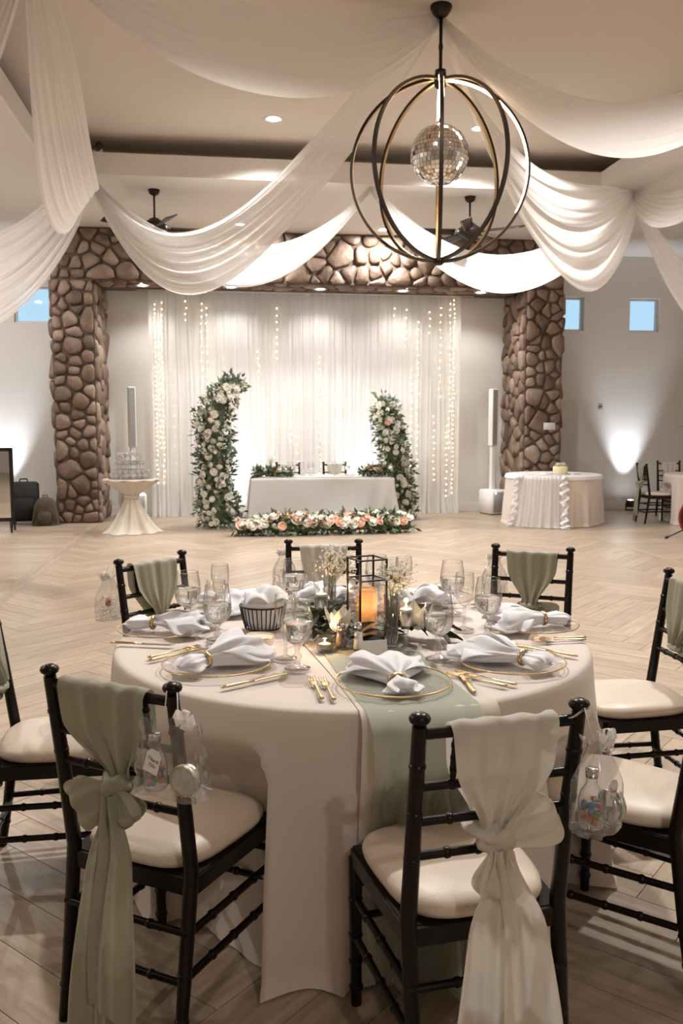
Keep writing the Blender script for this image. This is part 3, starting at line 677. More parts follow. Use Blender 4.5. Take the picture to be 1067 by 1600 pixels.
# ------------------------------------------------------------------ chiavari chairs, sashes
BX, YS, YT = 0.178, -0.185, -0.25
def back_y(z): return YS + (YT-YS)*(z-0.44)/0.48
def bamboo(path, r, rings, n=10, rr=1.28):
    """turned pole with raised bamboo rings"""
    a, b = Vector(path[0]), Vector(path[-1]); m = MB()
    m.tube(path, r, n)
    L = (b-a)
    for t in rings:
        if len(path) == 2: c = a.lerp(b, t)
        else:
            d = [0]
            for i in range(1, len(path)): d.append(d[-1]+(Vector(path[i])-Vector(path[i-1])).length)
            s_ = t*d[-1]; i = max(k for k in range(len(d)-1) if d[k] <= s_); c = Vector(path[i]).lerp(Vector(path[i+1]), (s_-d[i])/(d[i+1]-d[i])); L = Vector(path[i+1])-Vector(path[i])
        e = L.normalized()*0.005
        rad = r if not isinstance(r, list) else r[0]
        m.tube([c-e*1.6, c-e*.7, c+e*.7, c+e*1.6], [rad, rad*rr, rad*rr, rad], n)
    return m
def make_chair():
    t = thing('chiavari_chair', 'dark mahogany chiavari chair', 'chair')
    for s in (-1, 1):
        p = [(s*0.175, -0.245, 0.0), (s*0.175, -0.215, 0.20), (s*BX, YS, 0.44), (s*BX, back_y(0.68), 0.68), (s*0.180, YT, 0.895)]
        post = obj('back_post', bamboo(p, [0.0145, 0.0175, 0.019, 0.0175, 0.0155], (0.10, 0.22, 0.34, 0.55, 0.66, 0.78, 0.90)), 'chair', t, sharp=40)
        obj('finial', MB().lathe([(0.010, 0), (0.013, 0.006), (0.021, 0.012), (0.0235, 0.019), (0.020, 0.026), (0.010, 0.031), (0.0001, 0.032)], 14, (s*0.180, YT, 0.892)), 'chair', post)
        obj('front_leg', bamboo([(s*0.188, 0.185, 0.0), (s*0.192, 0.185, 0.40)], [0.0145, 0.018], (0.12, 0.3, 0.48, 0.72)), 'chair', t, sharp=40)
        for z, r in ((0.29, 0.010), (0.185, 0.010)):
            obj('stretcher', bamboo([(s*0.176, -0.20, z), (s*0.190, 0.185, z)], r, (0.25, 0.5, 0.75)), 'chair', t, sharp=40)
    for y, zs in ((0.185, (0.33, 0.24)), (-0.212, (0.30, 0.17))):
        for z in zs: obj('stretcher', bamboo([(-0.185, y, z), (0.185, y, z)], 0.0095, (0.3, 0.5, 0.7)), 'chair', t, sharp=40)
    for z, r in ((0.875, 0.0125), (0.755, 0.010), (0.675, 0.010), (0.595, 0.010)):
        y = back_y(z); obj('back_rail', bamboo([(-BX, y, z), (BX, y, z)], r, () if z > .8 else (0.22, 0.42, 0.58, 0.78)), 'chair', t, sharp=40)
    for x in (-0.098, -0.034, 0.034, 0.098):
        obj('spindle', bamboo([(x, back_y(.756), 0.756), (x, back_y(.80), 0.80), (x, back_y(.874), 0.874)], [0.006, 0.0085, 0.006], (0.28, 0.5, 0.74), 8, 1.5), 'chair', t, sharp=40)
    def apron(u, v): return None
    fr = MB(); q = [(-0.178, -0.185), (0.178, -0.185), (0.192, 0.185), (-0.192, 0.185)]
    for i in range(4):
        a, b = Vector((*q[i], 0.405)), Vector((*q[(i+1) % 4], 0.405)); d = (b-a).normalized(); ang = math.atan2(d.y, d.x)
        fr.box((a+b)/2, ((b-a).length, 0.024, 0.042), ang)
    fr.poly_prism([(-0.185, -0.185), (0.185, -0.185), (0.198, 0.19), (-0.198, 0.19)], 0.41, 0.428)
    obj('seat_frame', fr, 'chair', t, False)
    def cush(u, v):            # padded vinyl cushion, superellipse plan
        a = 2*PI*u; e = 0.55; c, s = math.cos(a), math.sin(a)
        x = math.copysign(abs(c)**e, c); y = math.copysign(abs(s)**e, s)
        R, z = ((0.93, 0.427), (1.0, 0.434), (1.02, 0.447), (1.0, 0.460), (0.93, 0.470), (0.78, 0.478), (0.5, 0.484), (0.2, 0.486), (0.001, 0.486))[int(round(v*8))]
        w = lerp(0.172, 0.200, (y+1)/2)
        return (x*w*R, 0.008+y*0.202*R, z)
    obj('seat', MB().grid(cush, 40, 9, True), 'vinyl', t, label='ivory padded vinyl seat')
    return t
chair0 = make_chair()
def sash_parts(t, mt, seed, style=0, cx0=0.0, cx1=0.0, w_top=0.122, ZC=0.64):
    rng = random.Random(seed); ph = [rng.uniform(0, 6.28) for _ in range(8)]
    prof = []                              # over the top rail: inside cinch -> up -> over -> down -> outside cinch
    for i in range(13): z = lerp(ZC+.01, 0.878, i/12); prof.append((back_y(z)+0.022-0.004*(i/12), z))
    yt = back_y(0.878)
    for i in range(1, 6): a = PI*i/6; prof.append((yt+0.018*math.cos(a), 0.878+0.019*math.sin(a)))
    for i in range(17): z = lerp(0.878, ZC, i/16); prof.append((back_y(z)-0.020-0.012*math.sin(PI*i/16), z))
    NP = len(prof)
    def drape(u, v):
        y, z = prof[int(round(v*(NP-1)))]; d = sstep((z-ZC)/(0.80-ZC))*0.72+0.28*max(0, (z-ZC)/(0.878-ZC)); w = lerp(0.030, w_top, d)
        x = lerp(cx1, cx0, d)+(u-.5)*2*w; f = math.sin(u*17+ph[0]+1.2*(1-d))*.6+math.sin(u*31+ph[1])*.35
        out = 1 if v > .45 else -1; k = 0.013*(1-d*.68)+0.0015
        return (x, y - out*(k*f + k*.6), z + 0.002*math.sin(u*22+ph[2])*(z > .87))
    obj('drape', MB().grid(drape, 56, NP), mt, t)
    kz, ky = ZC-0.012, back_y(ZC)-0.042
    def knot(u, v):
        a = 2*PI*u; p = (v-.5)*PI; r = math.cos(p)**.7 if abs(p) < PI/2-.001 else 0.02
        w = 1+.22*math.sin(3*a+6*v+ph[3])+.10*math.sin(8*a+9*v)
        return (cx1+0.040*r*math.cos(a)*w+0.012*math.sin(p), ky+0.026*r*math.sin(a)*w, kz+0.028*math.sin(p)*(1+.2*math.cos(2*a+ph[4])))
    obj('knot', MB().grid(knot, 24, 12, True), mt, t)
    obj('wrap_band', MB().tube([(cx1-0.038, back_y(ZC)+0.020, ZC), (cx1-0.046, back_y(ZC)-0.005, ZC), (cx1-0.02, ky-0.004, ZC-.006), (cx1+0.02, ky-0.004, ZC-.006), (cx1+0.046, back_y(ZC)-0.005, ZC), (cx1+0.038, back_y(ZC)+0.020, ZC), (cx1, back_y(ZC)+0.028, ZC), (cx1-0.038, back_y(ZC)+0.020, ZC)], 0.020, 10, flat=0.5), mt, t)
    loops = {0: [((-0.86, -0.50), 0.125, 0.075, 0.05), ((0.55, -0.62), 0.095, 0.055, 0.045)],
             1: [((0.88, 0.40), 0.135, 0.060, 0.05), ((-0.12, -0.98), 0.115, 0.052, 0.06)]}[style]
    for (dx, dz), L, wd, th in loops:
        n_ = math.hypot(dx, dz); dx, dz = dx/n_, dz/n_
        def loop(u, v, dx=dx, dz=dz, L=L, wd=wd, th=th):
            al = math.sin(PI*v)**.8 if 0 < v < 1 else 0; off = math.sin(2*PI*v)
            w = (0.014+wd*al**0.9*math.sqrt(max(0, 1-(al*.985)**5)))*(u-.5)*2; rp = 0.006*math.sin(u*14+ph[4]+4*v)
            return (cx1+dx*(L*al+rp*.5)-dz*w, ky-0.012-th*.5*(0.5-0.5*off)*al-0.004+rp*al+0.02*(0.5+.5*off)*al, kz+dz*L*al+dx*w)
        obj('bow_loop', MB().grid(loop, 20, 36), mt, t)
    tails = {0: [(-0.02, -0.050, 0.058, 0.03, .25), (0.030, 0.035, 0.070, 0.13, -.3)], 1: [(-0.030, -0.068, 0.072, 0.05, .12), (0.030, 0.060, 0.075, 0.045, -.12)]}[style]
    for i, (xa, xb, wb, zend, slant) in enumerate(tails):
        def tail(u, v, xa=xa, xb=xb, wb=wb, zend=zend, slant=slant, i=i):
            e = .35*sstep(v/.25)+.65*sstep(v/.85); z = lerp(kz-0.01, zend + slant*(u-.5)*0.12, v); w = lerp(0.018, wb, e)
            x = cx1+lerp(0, xa, sstep(v/.3))+lerp(0, xb-xa, v)+(u-.5)*2*w
            fold = 0.013*(1-e*.5)*math.sin(u*8+ph[5+i]+v*1.8)+0.004*math.sin(u*19+ph[i]+v*2)
            return (x, ky-0.012-0.012*i-0.02*math.sin(PI*v*.8)+fold-0.045*v, z)
        obj('tail', MB().grid(tail, 34, 30), mt, t, label=None)
    return t
def make_sash(mt, seed, style, label, **k):
    return sash_parts(thing('chair_sash', label, 'chair sash', group='chair sashes'), mt, seed, style, **k)
used = [False]
def place_chair(pos, ang, label, group='chairs around the dining table'):
    """pos: foot of the chair centre, ang: facing direction in degrees"""
    rz = math.radians(ang-90)
    if not used[0]:
        used[0] = True; chair0.location = (*pos, 0); chair0.rotation_euler = (0, 0, rz); chair0['label'] = label; chair0['group'] = group; return chair0
    return clone(chair0, (*pos, 0), rz, label, group)
TC = Vector((0.43, 2.95)); TR = 0.81
def from_back(mx, my, ang): a = math.radians(ang); return (mx+0.25*math.cos(a), my+0.25*math.sin(a))
CH = [  # back-rail midpoint, facing, sash colour, style, chair label, sash label, sash options
    ((-0.28, 2.035), 58, 'sage', 0, 'mahogany chair with sage bow turned out and a boxy clear favour bag on its post', 'sage satin sash in a wide bow on the chair holding the boxy favour bag', dict(cx0=-0.015, cx1=0.02, w_top=0.125, ZC=0.665)),
    ((0.56, 1.685), 97.3, 'ivory_sash', 1, 'mahogany chair with ivory bow before the hanging table runner', 'ivory chiffon sash in a drooping bow before the hanging table runner', dict(cx0=0.005, cx1=-0.004, ZC=0.648, w_top=0.118)),
    ((-0.81, 2.93), 3, 'sage', 0, 'mahogany chair with sage sash next to the chair with the boxy favour bag', 'sage satin sash on the chair next to the boxy favour bag', {}),
    ((1.79, 3.10), 181, 'sage', 0, 'mahogany chair with sage sash between the bare-looking chair and the mirror ball side chair', 'sage satin sash on the chair beside the plate with the crossed knife', {}),
    ((1.32, 2.11), 136, 'sage', 0, 'mahogany chair with wide ivory seat beside the chair with the ivory bow', 'sage satin sash on the chair beside the ivory bow chair', {}),
    ((-0.34, 3.94), -46, 'sage', 0, 'mahogany chair with sage sash behind the glasses near the bread basket', 'sage satin sash on the chair behind the bread basket glasses', {}),
    ((0.49, 4.365), -95, 'ivory_sash', 1, 'mahogany chair with ivory sash facing the lantern centrepiece', 'ivory chiffon sash on the chair behind the lantern centrepiece', {}),
    ((1.47, 4.0), -119, 'sage', 0, 'mahogany chair with sage sash behind the tall flute and goblet', 'sage satin sash on the chair behind the tall flute and goblet', {}),
]
CH[3] = (*CH[3][:4], 'mahogany chair with sage sash near the plate of the twin gold knives', 'sage satin sash on the chair near the twin gold knives', {})
CHPOS = []
for i, (mp, ang, mt, st, lb, slb, kw) in enumerate(CH):
    p = from_back(*mp, ang); CHPOS.append((p, ang)); place_chair(p, ang, lb)
    s_ = make_sash(mt, 60+i, st, slb, **kw); s_.location = (*p, 0); s_.rotation_euler = (0, 0, math.radians(ang-90))

# ------------------------------------------------------------------ the dining table
TZ = 0.76
t = thing('round_table', 'round folding table under the long blush cloth', 'table', (*TC, 0))
obj('tabletop', MB().lathe([(TR-0.03, TZ-0.03), (TR-0.02, TZ-0.025), (TR-0.02, TZ-0.006), (TR-0.03, TZ-0.004)], 48), 'underfloor', t)
for sx in (-1, 1):
    for sy in (-1, 1): obj('leg', MB().tube([(sx*0.42, sy*0.38, 0), (sx*0.42, sy*0.38, TZ-0.03)], 0.014, 8), 'steel', t)
def fold_fn(seed, k):
    rng = random.Random(seed); ph = [rng.uniform(0, 6.28) for _ in range(5)]
    def f(a):
        b = a + 0.22*math.sin(3*a+ph[0]) + 0.10*math.sin(5*a+ph[1])
        c = math.sin(k*b+ph[2]); return 0.62*math.copysign(abs(c)**.8, c) + 0.28*math.sin(2*k*b+ph[3]*1.1) + 0.25*math.sin(2*a+ph[4])
    return f
def pushed(x, y, z, cx, cy, m=0.0):
    """cloth gives way where a chair seat is pushed against it"""
    if z > 0.74: return x, y
    k = sstep((0.76-z)/0.26)
    for (px, py), ang in CHPOS:
        a = math.radians(ang); fx, fy = math.cos(a), math.sin(a)
        for _ in range(14):
            dx, dy = cx+x-px, cy+y-py; ly = dx*fx+dy*fy; lx = dx*fy-dy*fx
            q = sstep((abs(lx)-0.19)/0.14); lim = (0.232-m)*k*(1-q) - 0.6*q
            if ly >= lim or abs(lx) > 0.33: break
            r = math.hypot(x, y); x, y = x*(r-0.012)/r, y*(r-0.012)/r
    return x, y
def round_cloth(name, R, z, material, seed, k, flare, label, cat, loc, group=None, hem=0.006, push=False):
    f = fold_fn(seed, k)
    prof = [(0.001, 0), (R*.5, 0), (R*.9, 0), (R-0.02, 0), (R-0.006, -0.003), (R, -0.010), (R+0.005, -0.025)]
    def fn(u, v):
        a = 2*PI*u; i = v*40
        if i <= 6.001: r, dz = prof[int(round(i))]; return (r*math.cos(a), r*math.sin(a), z+dz)
        t_ = (i-6)/34; zz = lerp(z-0.025, hem, t_); r = R+0.005 + flare*0.55*t_**.8 + flare*f(a)*sstep(t_*1.4)*(0.35+.65*t_)
        r += 0.012*sstep((t_-.94)/.06)
        x, y = r*math.cos(a), r*math.sin(a)
        if push: x, y = pushed(x, y, zz, *TC)
        return (x, y, zz)
    o = obj(name, MB().grid(fn, 260, 41, True), material, loc=loc)
    return tag(o, label, cat, group)
round_cloth('tablecloth', TR, TZ+0.004, 'blush', 5, 10, 0.075, 'long blush tablecloth falling to the floor under the place settings', 'tablecloth', (*TC, 0), push=True)
RUN_A = math.radians(-84)
def runner(name, wid, z, r_end, zend, material, label, seed, sheer_fold, cxo=0.0):
    rng = random.Random(seed); ph = [rng.uniform(0, 6.28) for _ in range(6)]; c, s = math.cos(RUN_A), math.sin(RUN_A)
    Rr = TR+0.012; drop = z-zend; total = r_end+Rr+drop
    def fn(u, v):
        d = v*total - r_end; x = (u-.5)*wid + cxo
        edge = math.sqrt(max(0.01, Rr**2-x*x))
        lx = x + 0.012*math.sin(d*3+ph[3])
        if d < edge: along, zz = d, z+0.0008*math.sin(u*40+ph[0]+d*4)
        else:
            h = d-edge; k = min(1, h/0.03); tt = h/drop
            along = edge+0.012*k+0.07*tt + (0.026*math.sin(u*15+ph[1]) + 0.012*math.sin(u*29+ph[2]) + 0.026)*sstep(tt*2.2)*sheer_fold + 0.022*(sheer_fold-1)*2*k + 0.012*k
            zz = max(zend, z - h); lx = lx*(1+0.10*tt)
        x, y = along*c - lx*s, along*s + lx*c
        if d >= edge: x, y = pushed(x, y, zz, *TC, 0.012*sheer_fold)
        return (TC.x+x, TC.y+y, zz)
    return tag(obj(name, MB().grid(fn, 70, 90), material), label, 'table runner')
runner('table_runner', 0.38, TZ+0.0075, 0.75, 0.02, 'ivory', 'pale ivory runner lying beneath the sage runner', 71, 1.0)
runner('table_runner', 0.31, TZ+0.0105, 0.74, 0.012, 'sage_sheer', 'sheer sage runner down the table and hanging to the floor', 72, 2.0)

# ------------------------------------------------------------------ place settings
ZC_ = TZ+0.0118                       # height of the cloth and runners
def T(r, deg, z=ZC_): a = math.radians(deg); return Vector((TC.x+r*math.cos(a), TC.y+r*math.sin(a), z))
def make_charger():
    t = thing('charger_plate', 'clear glass charger', 'plate')
    obj('dish', MB().lathe([(0.0001, 0.004), (0.105, 0.004), (0.112, 0.007), (0.158, 0.013), (0.163, 0.014), (0.158, 0.011), (0.110, 0.002), (0.105, 0.0), (0.0001, 0.0)], 56), 'plate', t)
    obj('rim', MB().torus((0, 0, 0.0138), 0.163, 0.0026, 64, 6), 'gold', t, label='gold rim')
    b = MB()
    for k in range(60): a = 2*PI*k/60; b.sphere((0.135*math.cos(a), 0.135*math.sin(a), 0.0115), 0.0032, 5, 3)
    obj('bead_ring', b, 'plate', t)
    return t
def make_napkin(seed):
    rng = random.Random(seed); ph = [rng.uniform(0, 6.28) for _ in range(8)]
    t = thing('napkin', 'white napkin', 'napkin')
    # along +X is outward: short tail past the ring, wide folded fan towards the table centre
    def fn(u, v):
        x = lerp(-0.125, 0.115, v); a = 2*PI*u; c, s = math.cos(a), math.sin(a)
        d = (x-0.035)/0.16 if x < 0.035 else (x-0.035)/0.08
        w = 0.017 + (0.078*sstep(-d*1.25) if x < .035 else 0.028*sstep(d*1.3))
        h = 0.017 + (0.020*sstep(-d*1.6)+0.012*math.sin(ph[0]+3*v) if x < .035 else 0.006*sstep(d*1.5))
        endk = math.sqrt(max(0, min(1, (v)*14+.02, (1-v)*12+.02)))
        pl = 1+.13*math.sin(3*a+ph[1]+2*v)+.09*math.sin(7*a+ph[2]-3*v)+.04*math.sin(13*a+ph[3]+5*v)
        y = w*c*pl*(.45+.55*endk)
        z = 0.020+h*max(-0.75, s*pl)*endk + (0.010*math.sin(y*70+ph[4])*sstep(-d) if s > 0 else 0)
        xx = x + (0.020*math.sin(2*a+ph[5])+0.012*math.sin(5*a+ph[6]))*(1-endk)*(1 if x < 0.035 else .6)
        xx += -0.03*abs(c)*sstep(-d*1.2)*(.6+.4*math.sin(a+ph[7]))
        return (xx, y, max(0.0045, z))
    obj('folded_cloth', MB().grid(fn, 72, 44, True), 'white_cloth', t)
    f = MB()                          # two folded corners rising over the fan
    for sgn in (-1, 1):
        def flap(u, v, sgn=sgn):
            x = lerp(0.025, -0.135, v); y = sgn*lerp(0.004, 0.018+0.095*u, sstep(v*1.1)); z = 0.032+0.030*math.sin(PI*v*.75+.2)*(1-.55*u)+0.006*math.sin(8*v+6*u+ph[2])
            return (x+0.05*u*v, y, max(0.012, z-0.030*u*v))
        f.grid(flap, 12, 16)
    obj('folded_corners', f, 'white_cloth', t, solid=0.0015)
    obj('napkin_ring', MB().torus((0, 0, 0), 0.0205, 0.0035, 28, 8, 'X', 1.8).xf(Matrix.Translation((0.036, 0, 0.0225))), 'gold', t, label='gold ring')
    return t
def make_knife():
    m = MB(); t = thing('table_knife', 'gold knife', 'knife')
    obj('handle', MB().tube([(0, 0, .004), (0.02, 0, .005), (0.08, 0, .005), (0.11, 0, .0045)], [0.004, 0.0085, 0.0072, 0.0055], 8, flat=0.5), 'gold', t)
    def bl(u, v): return (lerp(0.105, 0.225, u), lerp(-0.008*(1 if u < .85 else (1-u)/.15+.15), 0.008, v), 0.0042)
    obj('blade', MB().grid(bl, 14, 4), 'gold', t, solid=0.0016); return t
def make_fork():
    t = thing('table_fork', 'gold fork', 'fork')
    obj('handle', MB().tube([(0, 0, .004), (0.012, 0, .004), (0.03, 0, .0045), (0.07, 0, .005), (0.115, 0, .007)], [0.007, 0.0085, 0.006, 0.0035, 0.0035], 8, flat=0.5), 'gold', t)
    def nk(u, v): w = lerp(0.004, 0.0125, sstep(u*1.3)); return (lerp(0.112, 0.148, u), (v-.5)*2*w, 0.007-0.003*math.sin(PI*u))
    h = obj('head', MB().grid(nk, 8, 5), 'gold', t, solid=0.0016)
    for k in range(4):
        y = -0.0105+0.007*k; obj('tine', MB().tube([(0.146, y, .0068), (0.170, y, .0055), (0.195, y, .0085)], [0.0019, 0.0018, 0.001], 5), 'gold', h)
    return t
def glass_thing(name, label, prof, stem_prof, water=None, n=28, optic=0.0, rimg=False):
    t = thing(name, label, 'glass')
    fn = (lambda a, q: 1+optic*math.sin(10*a)) if optic else None
    obj('bowl', MB().lathe(prof, n, fn=fn, cap0=False, cap1=False), 'glass', t)
    obj('rim', MB().torus((0, 0, prof[-1][1]), prof[-1][0], 0.0011, 32, 5), 'stem_glass', t)
    if stem_prof: obj('stem', MB().lathe(stem_prof, 20), 'stem_glass', t)
    if water: obj('water', MB().lathe(water, n), 'water', t)
    return t
GB = [(0.004, 0.068), (0.018, 0.071), (0.032, 0.082), (0.0405, 0.103), (0.0425, 0.125), (0.0400, 0.150), (0.0365, 0.172), (0.0345, 0.186)]
GS = [(0.0001, 0.0), (0.035, 0.0), (0.036, 0.002), (0.016, 0.007), (0.008, 0.014), (0.0075, 0.022), (0.012, 0.030), (0.012, 0.036), (0.0065, 0.044), (0.0065, 0.056), (0.010, 0.066), (0.006, 0.069), (0.0001, 0.069)]
def make_goblet(): 
    w = [(0.0001, 0.0795)]+[(r*0.96, z+0.0015) for r, z in GB[1:5]]+[(0.0450, 0.142), (0.0001, 0.142)]
    return glass_thing('water_goblet', 'water goblet', GB, GS, w)
FB = [(0.003, 0.088), (0.010, 0.092), (0.018, 0.108), (0.024, 0.135), (0.0265, 0.165), (0.0265, 0.190), (0.0245, 0.212)]
FS = [(0.0001, 0.0), (0.031, 0.0), (0.032, 0.002), (0.012, 0.006), (0.005, 0.014), (0.004, 0.045), (0.006, 0.075), (0.005, 0.088), (0.0001, 0.0885)]
def make_flute(): return glass_thing('champagne_flute', 'champagne flute', FB, FS)
GB = [(r*1.12, z*1.10) for r, z in GB]; GS = [(r*1.12, z*1.10) for r, z in GS]; FB = [(r*1.28, z*0.96) for r, z in FB]; FS = [(r*1.15, z*0.96) for r, z in FS]
charger0, knife0, fork0, goblet0, flute0 = make_charger(), make_knife(), make_fork(), make_goblet(), make_flute()
first = {}
def put(root, loc, rz, label, group):
    if root.name not in first:
        first[root.name] = 1; root.location = loc; root.rotation_euler = (0, 0, rz); root['label'] = label; root['group'] = group; return root
    return clone(root, loc, rz, label, group)
PL = [  # plate angle, radius, where it is
    (-87, 0.605, 'in front of the place card', 0), (-143, 0.585, 'beside the gold rimmed butter dish', 1), (-46, 0.62, 'beside the crossed gold cutlery', 2), (2, 0.67, 'near the tall flute and goblet', 3),
    (52, 0.70, 'before the sage chair beyond the goblets', 4), (93, 0.67, 'behind the lantern centrepiece', 5), (131, 0.67, 'behind the bread basket', 6), (168, 0.67, 'next to the bread basket', 7)]
for deg, r, where, i in PL:
    a = math.radians(deg); c = T(r, deg); out = Vector((math.cos(a), math.sin(a), 0)); lft = Vector((math.sin(a), -math.cos(a), 0))  # lft: left hand of the guest, who looks inward
    lft = Vector((-math.sin(a), math.cos(a), 0))*-1
    put(charger0, c, a, 'clear glass charger with gold rim ' + where, 'glass chargers')
    nk = make_napkin(200+i); nk.location = c + Vector((0, 0, 0.004)); nk.rotation_euler = (0, 0, a + random.uniform(-.12, .12)); nk.scale = (1.15, 1.22, 0.92 if i == 0 else 1.1); tag(nk, 'white napkin in a gold ring ' + where, 'napkin', 'ringed napkins')
    for k, off in enumerate((0.192, 0.222)):
        put(fork0, c + lft*off + out*(0.10+0.015*(1-k)), a+PI, ('inner' if k == 0 else 'outer')+' gold fork lying '+where, 'gold forks')
    put(knife0, c - lft*0.196 + out*0.13, a+PI-0.10, 'gold knife lying '+where, 'gold knives')
GL = [(-58, .42, 'g', 'beside the place card'), (-62.6, .30, 'c', ''), (-119, .465, 'g', 'nearest the tealight'), (-131, .385, 'f', 'beside the butter dish'), (-167, .478, 'g', 'before the bread basket'), (-178, .47, 'f', 'beside the bread basket'),
      (-12, .473, 'g', 'by the right hand napkin pair'), (2, .41, 'f', 'tallest beside the goblet pair'), (163, .60, 'g', ''), (145, .56, 'f', ''), (112, .45, 'g', ''), (100, .40, 'f', ''), (62, .45, 'f', ''), (57, .50, 'f', ''), (70, .50, 'g', ''), (33, .52, 'g', '')]
gtxt = iter(['behind the place card and runner', 'between the tealight and the knife', 'between two napkins near the bread basket', 'standing over the gold cutlery near the tall flute', 'behind the bread basket', 'in front of the ivory sash chair', 'behind the baby\'s breath', 'near the plate before the sage chair'])
ftxt = iter(['behind the goblet by the tealight', 'beside the bread basket goblet', 'standing next to the goblet above the gold cutlery', 'behind the bread basket napkin', 'left of the floating candle', 'behind the lantern, one of a pair', 'behind the lantern, one of a pair', 'x'])
for deg, r, kind, _ in GL:
    if kind == 'g': put(goblet0, T(r, deg), random.random()*6, 'stemmed glass goblet of water '+next(gtxt), 'water goblets')
    elif kind == 'f': put(flute0, T(r, deg), random.random()*6, 'empty glass flute '+next(ftxt).replace('left of', 'beside'), 'champagne flutes')

# ---- centre of the table
def flame(parent, z, s=1.0, name='flame', power=0.25):
    obj(name, MB().lathe([(0.0005, 0), (0.0028*s, 0.004*s), (0.0032*s, 0.008*s), (0.0018*s, 0.015*s), (0.0002, 0.021*s)], 10, (0, 0, z)), 'flame', parent)
    lamp('flame_lamp', 'POINT', (0, 0, z+0.02), power, (1.0, 0.6, 0.28), parent, 0.008)
lp = T(0.075, 0); LZ = ZC_
lant = thing('lantern', 'black wire lantern with glass sides in the middle of the table', 'lantern', (0.475, 2.90, LZ), 0.30)
hw, hh = 0.050, 0.278
for sx in (-1, 1):
    for sy in (-1, 1): obj('upright', MB().box((sx*hw, sy*hw, hh/2), (0.006, 0.006, hh)), 'black', lant, False)
for z in (0.004, hh-0.003, 0.205):
    m = MB()
    for s_ in (-1, 1): m.box((0, s_*hw, z), (2*hw, 0.005, 0.005)).box((s_*hw, 0, z), (0.005, 2*hw, 0.005))
    obj('crossbars', m, 'black', lant, False)
obj('base_plate', MB().box((0, 0, 0.003), (2*hw, 2*hw, 0.004)), 'black', lant, False)
for s_ in (-1, 1):
    obj('glass_side', MB().box((0, s_*(hw-0.001), 0.105), (2*hw-0.008, 0.002, 0.196)), 'glass', lant, False)
    obj('glass_side', MB().box((s_*(hw-0.001), 0, 0.105), (0.002, 2*hw-0.008, 0.196)), 'glass', lant, False)
cd = thing('pillar_candle', 'glowing cream pillar candle inside the black lantern', 'candle', (0.475, 2.90, LZ+0.006))
obj('wax_body', MB().lathe([(0.0001, 0), (0.035, 0), (0.036, 0.004), (0.036, 0.158), (0.034, 0.165), (0.030, 0.164), (0.028, 0.150), (0.027, 0.090), (0.020, 0.082), (0.0001, 0.080)], 32), 'wax_shell', cd)
obj('wick', MB().tube([(0, 0, 0.080), (0, 0, 0.090)], 0.0012, 5), 'ink', cd)
flame(cd, 0.088, 1.0, power=0.5)
def leaf_mesh(L, W, curl=0.2, mname='leaf', n=6):
    def fn(u, v): w = W*math.sin(PI*(0.06+.94*v)**.8)*(u-.5)*2 if v < .99 else 0; return (w, L*v, -curl*L*v*v + abs(u-.5)*W*.5)
    return MB().grid(fn, 5, n).mesh('leaf', True, mname)
def spray_vase(x, y, h, label, seed, lean):
    rng = random.Random(seed); t = thing('bud_vase', label, 'vase', (x, y, LZ))
    obj('cylinder', MB().lathe([(0.0001, 0), (0.024, 0), (0.024, 0.004), (0.0235, h), (0.0222, h), (0.0222, 0.006), (0.0001, 0.006)], 24), 'glass', t)
    obj('water', MB().lathe([(0.0001, 0.007), (0.0215, 0.007), (0.0215, 0.045), (0.0001, 0.045)], 20), 'water', t)
    st, fl = MB(), MB()
    for k in range(9):
        a = rng.uniform(0, 6.28); sp = rng.uniform(.02, .075); tip = Vector((sp*math.cos(a)+lean, sp*math.sin(a), h+rng.uniform(0.03, 0.085)))
        b = Vector((rng.uniform(-.012, .012), rng.uniform(-.012, .012), 0.01)); md = Vector((tip.x*.2, tip.y*.2, h*.9))
        st.tube([b, b.lerp(md, .6), md, md.lerp(tip, .6), tip], [.0013, .0012, .001, .0008, .0006], 4)
        for q in range(32):
            e = tip + Vector((rng.gauss(0, .017), rng.gauss(0, .017), rng.gauss(0, .014))); st.tube([md.lerp(tip, .75), e], 0.0005, 3)
            fl.sphere(e, rng.uniform(.0028, .0048), 5, 4)
    o = obj('stems', st, 'stem', t); o['kind'] = 'stuff'
    o = obj('blossoms', fl, 'breath', t); o['kind'] = 'stuff'; o['label'] = 'tiny white baby\'s breath blossoms'
spray_vase(0.535, 2.77, 0.175, 'glass cylinder of baby\'s breath before the lantern', 3, 0.035)
spray_vase(0.37, 3.10, 0.185, 'glass cylinder of baby\'s breath behind the lantern', 4, 0.0)
def floating_candle(x, y, label, h, stem):
    t = thing('candle_glass', label, 'candle holder', (x, y, LZ)); z0 = 0.0
    if stem:
        obj('stem', MB().lathe([(0.0001, 0), (0.030, 0), (0.030, 0.003), (0.008, 0.008), (0.005, 0.05), (0.009, 0.075), (0.0001, 0.078)], 18), 'stem_glass', t); z0 = 0.076
    obj('glass_cup', MB().lathe([(0.006, z0), (0.019, z0+.012), (0.024, z0+.04), (0.026, h)], 24, cap1=False), 'glass', t)
    obj('water', MB().lathe([(0.0001, z0+.006), (0.017, z0+.014), (0.0225, z0+.04), (0.0245, h-.045), (0.0001, h-.045)], 20), 'water', t)
    c = obj('candle', MB().lathe([(0.0001, h-.05), (0.016, h-.046), (0.021, h-.036), (0.019, h-.032), (0.0001, h-.034)], 18), 'wax_w', t)
    flame(t, h-.033, 1.0)
p = T(.30, -62.6); floating_candle(p.x, p.y, 'stemmed glass with a floating candle beside the place card', 0.175, True)
floating_candle(0.33, 3.02, 'glass with a floating candle before the baby\'s breath', 0.165, False)
tl = thing('tealight', 'low glass tealight holder beside the pepper shaker', 'candle holder', (0.31, 2.735, LZ))
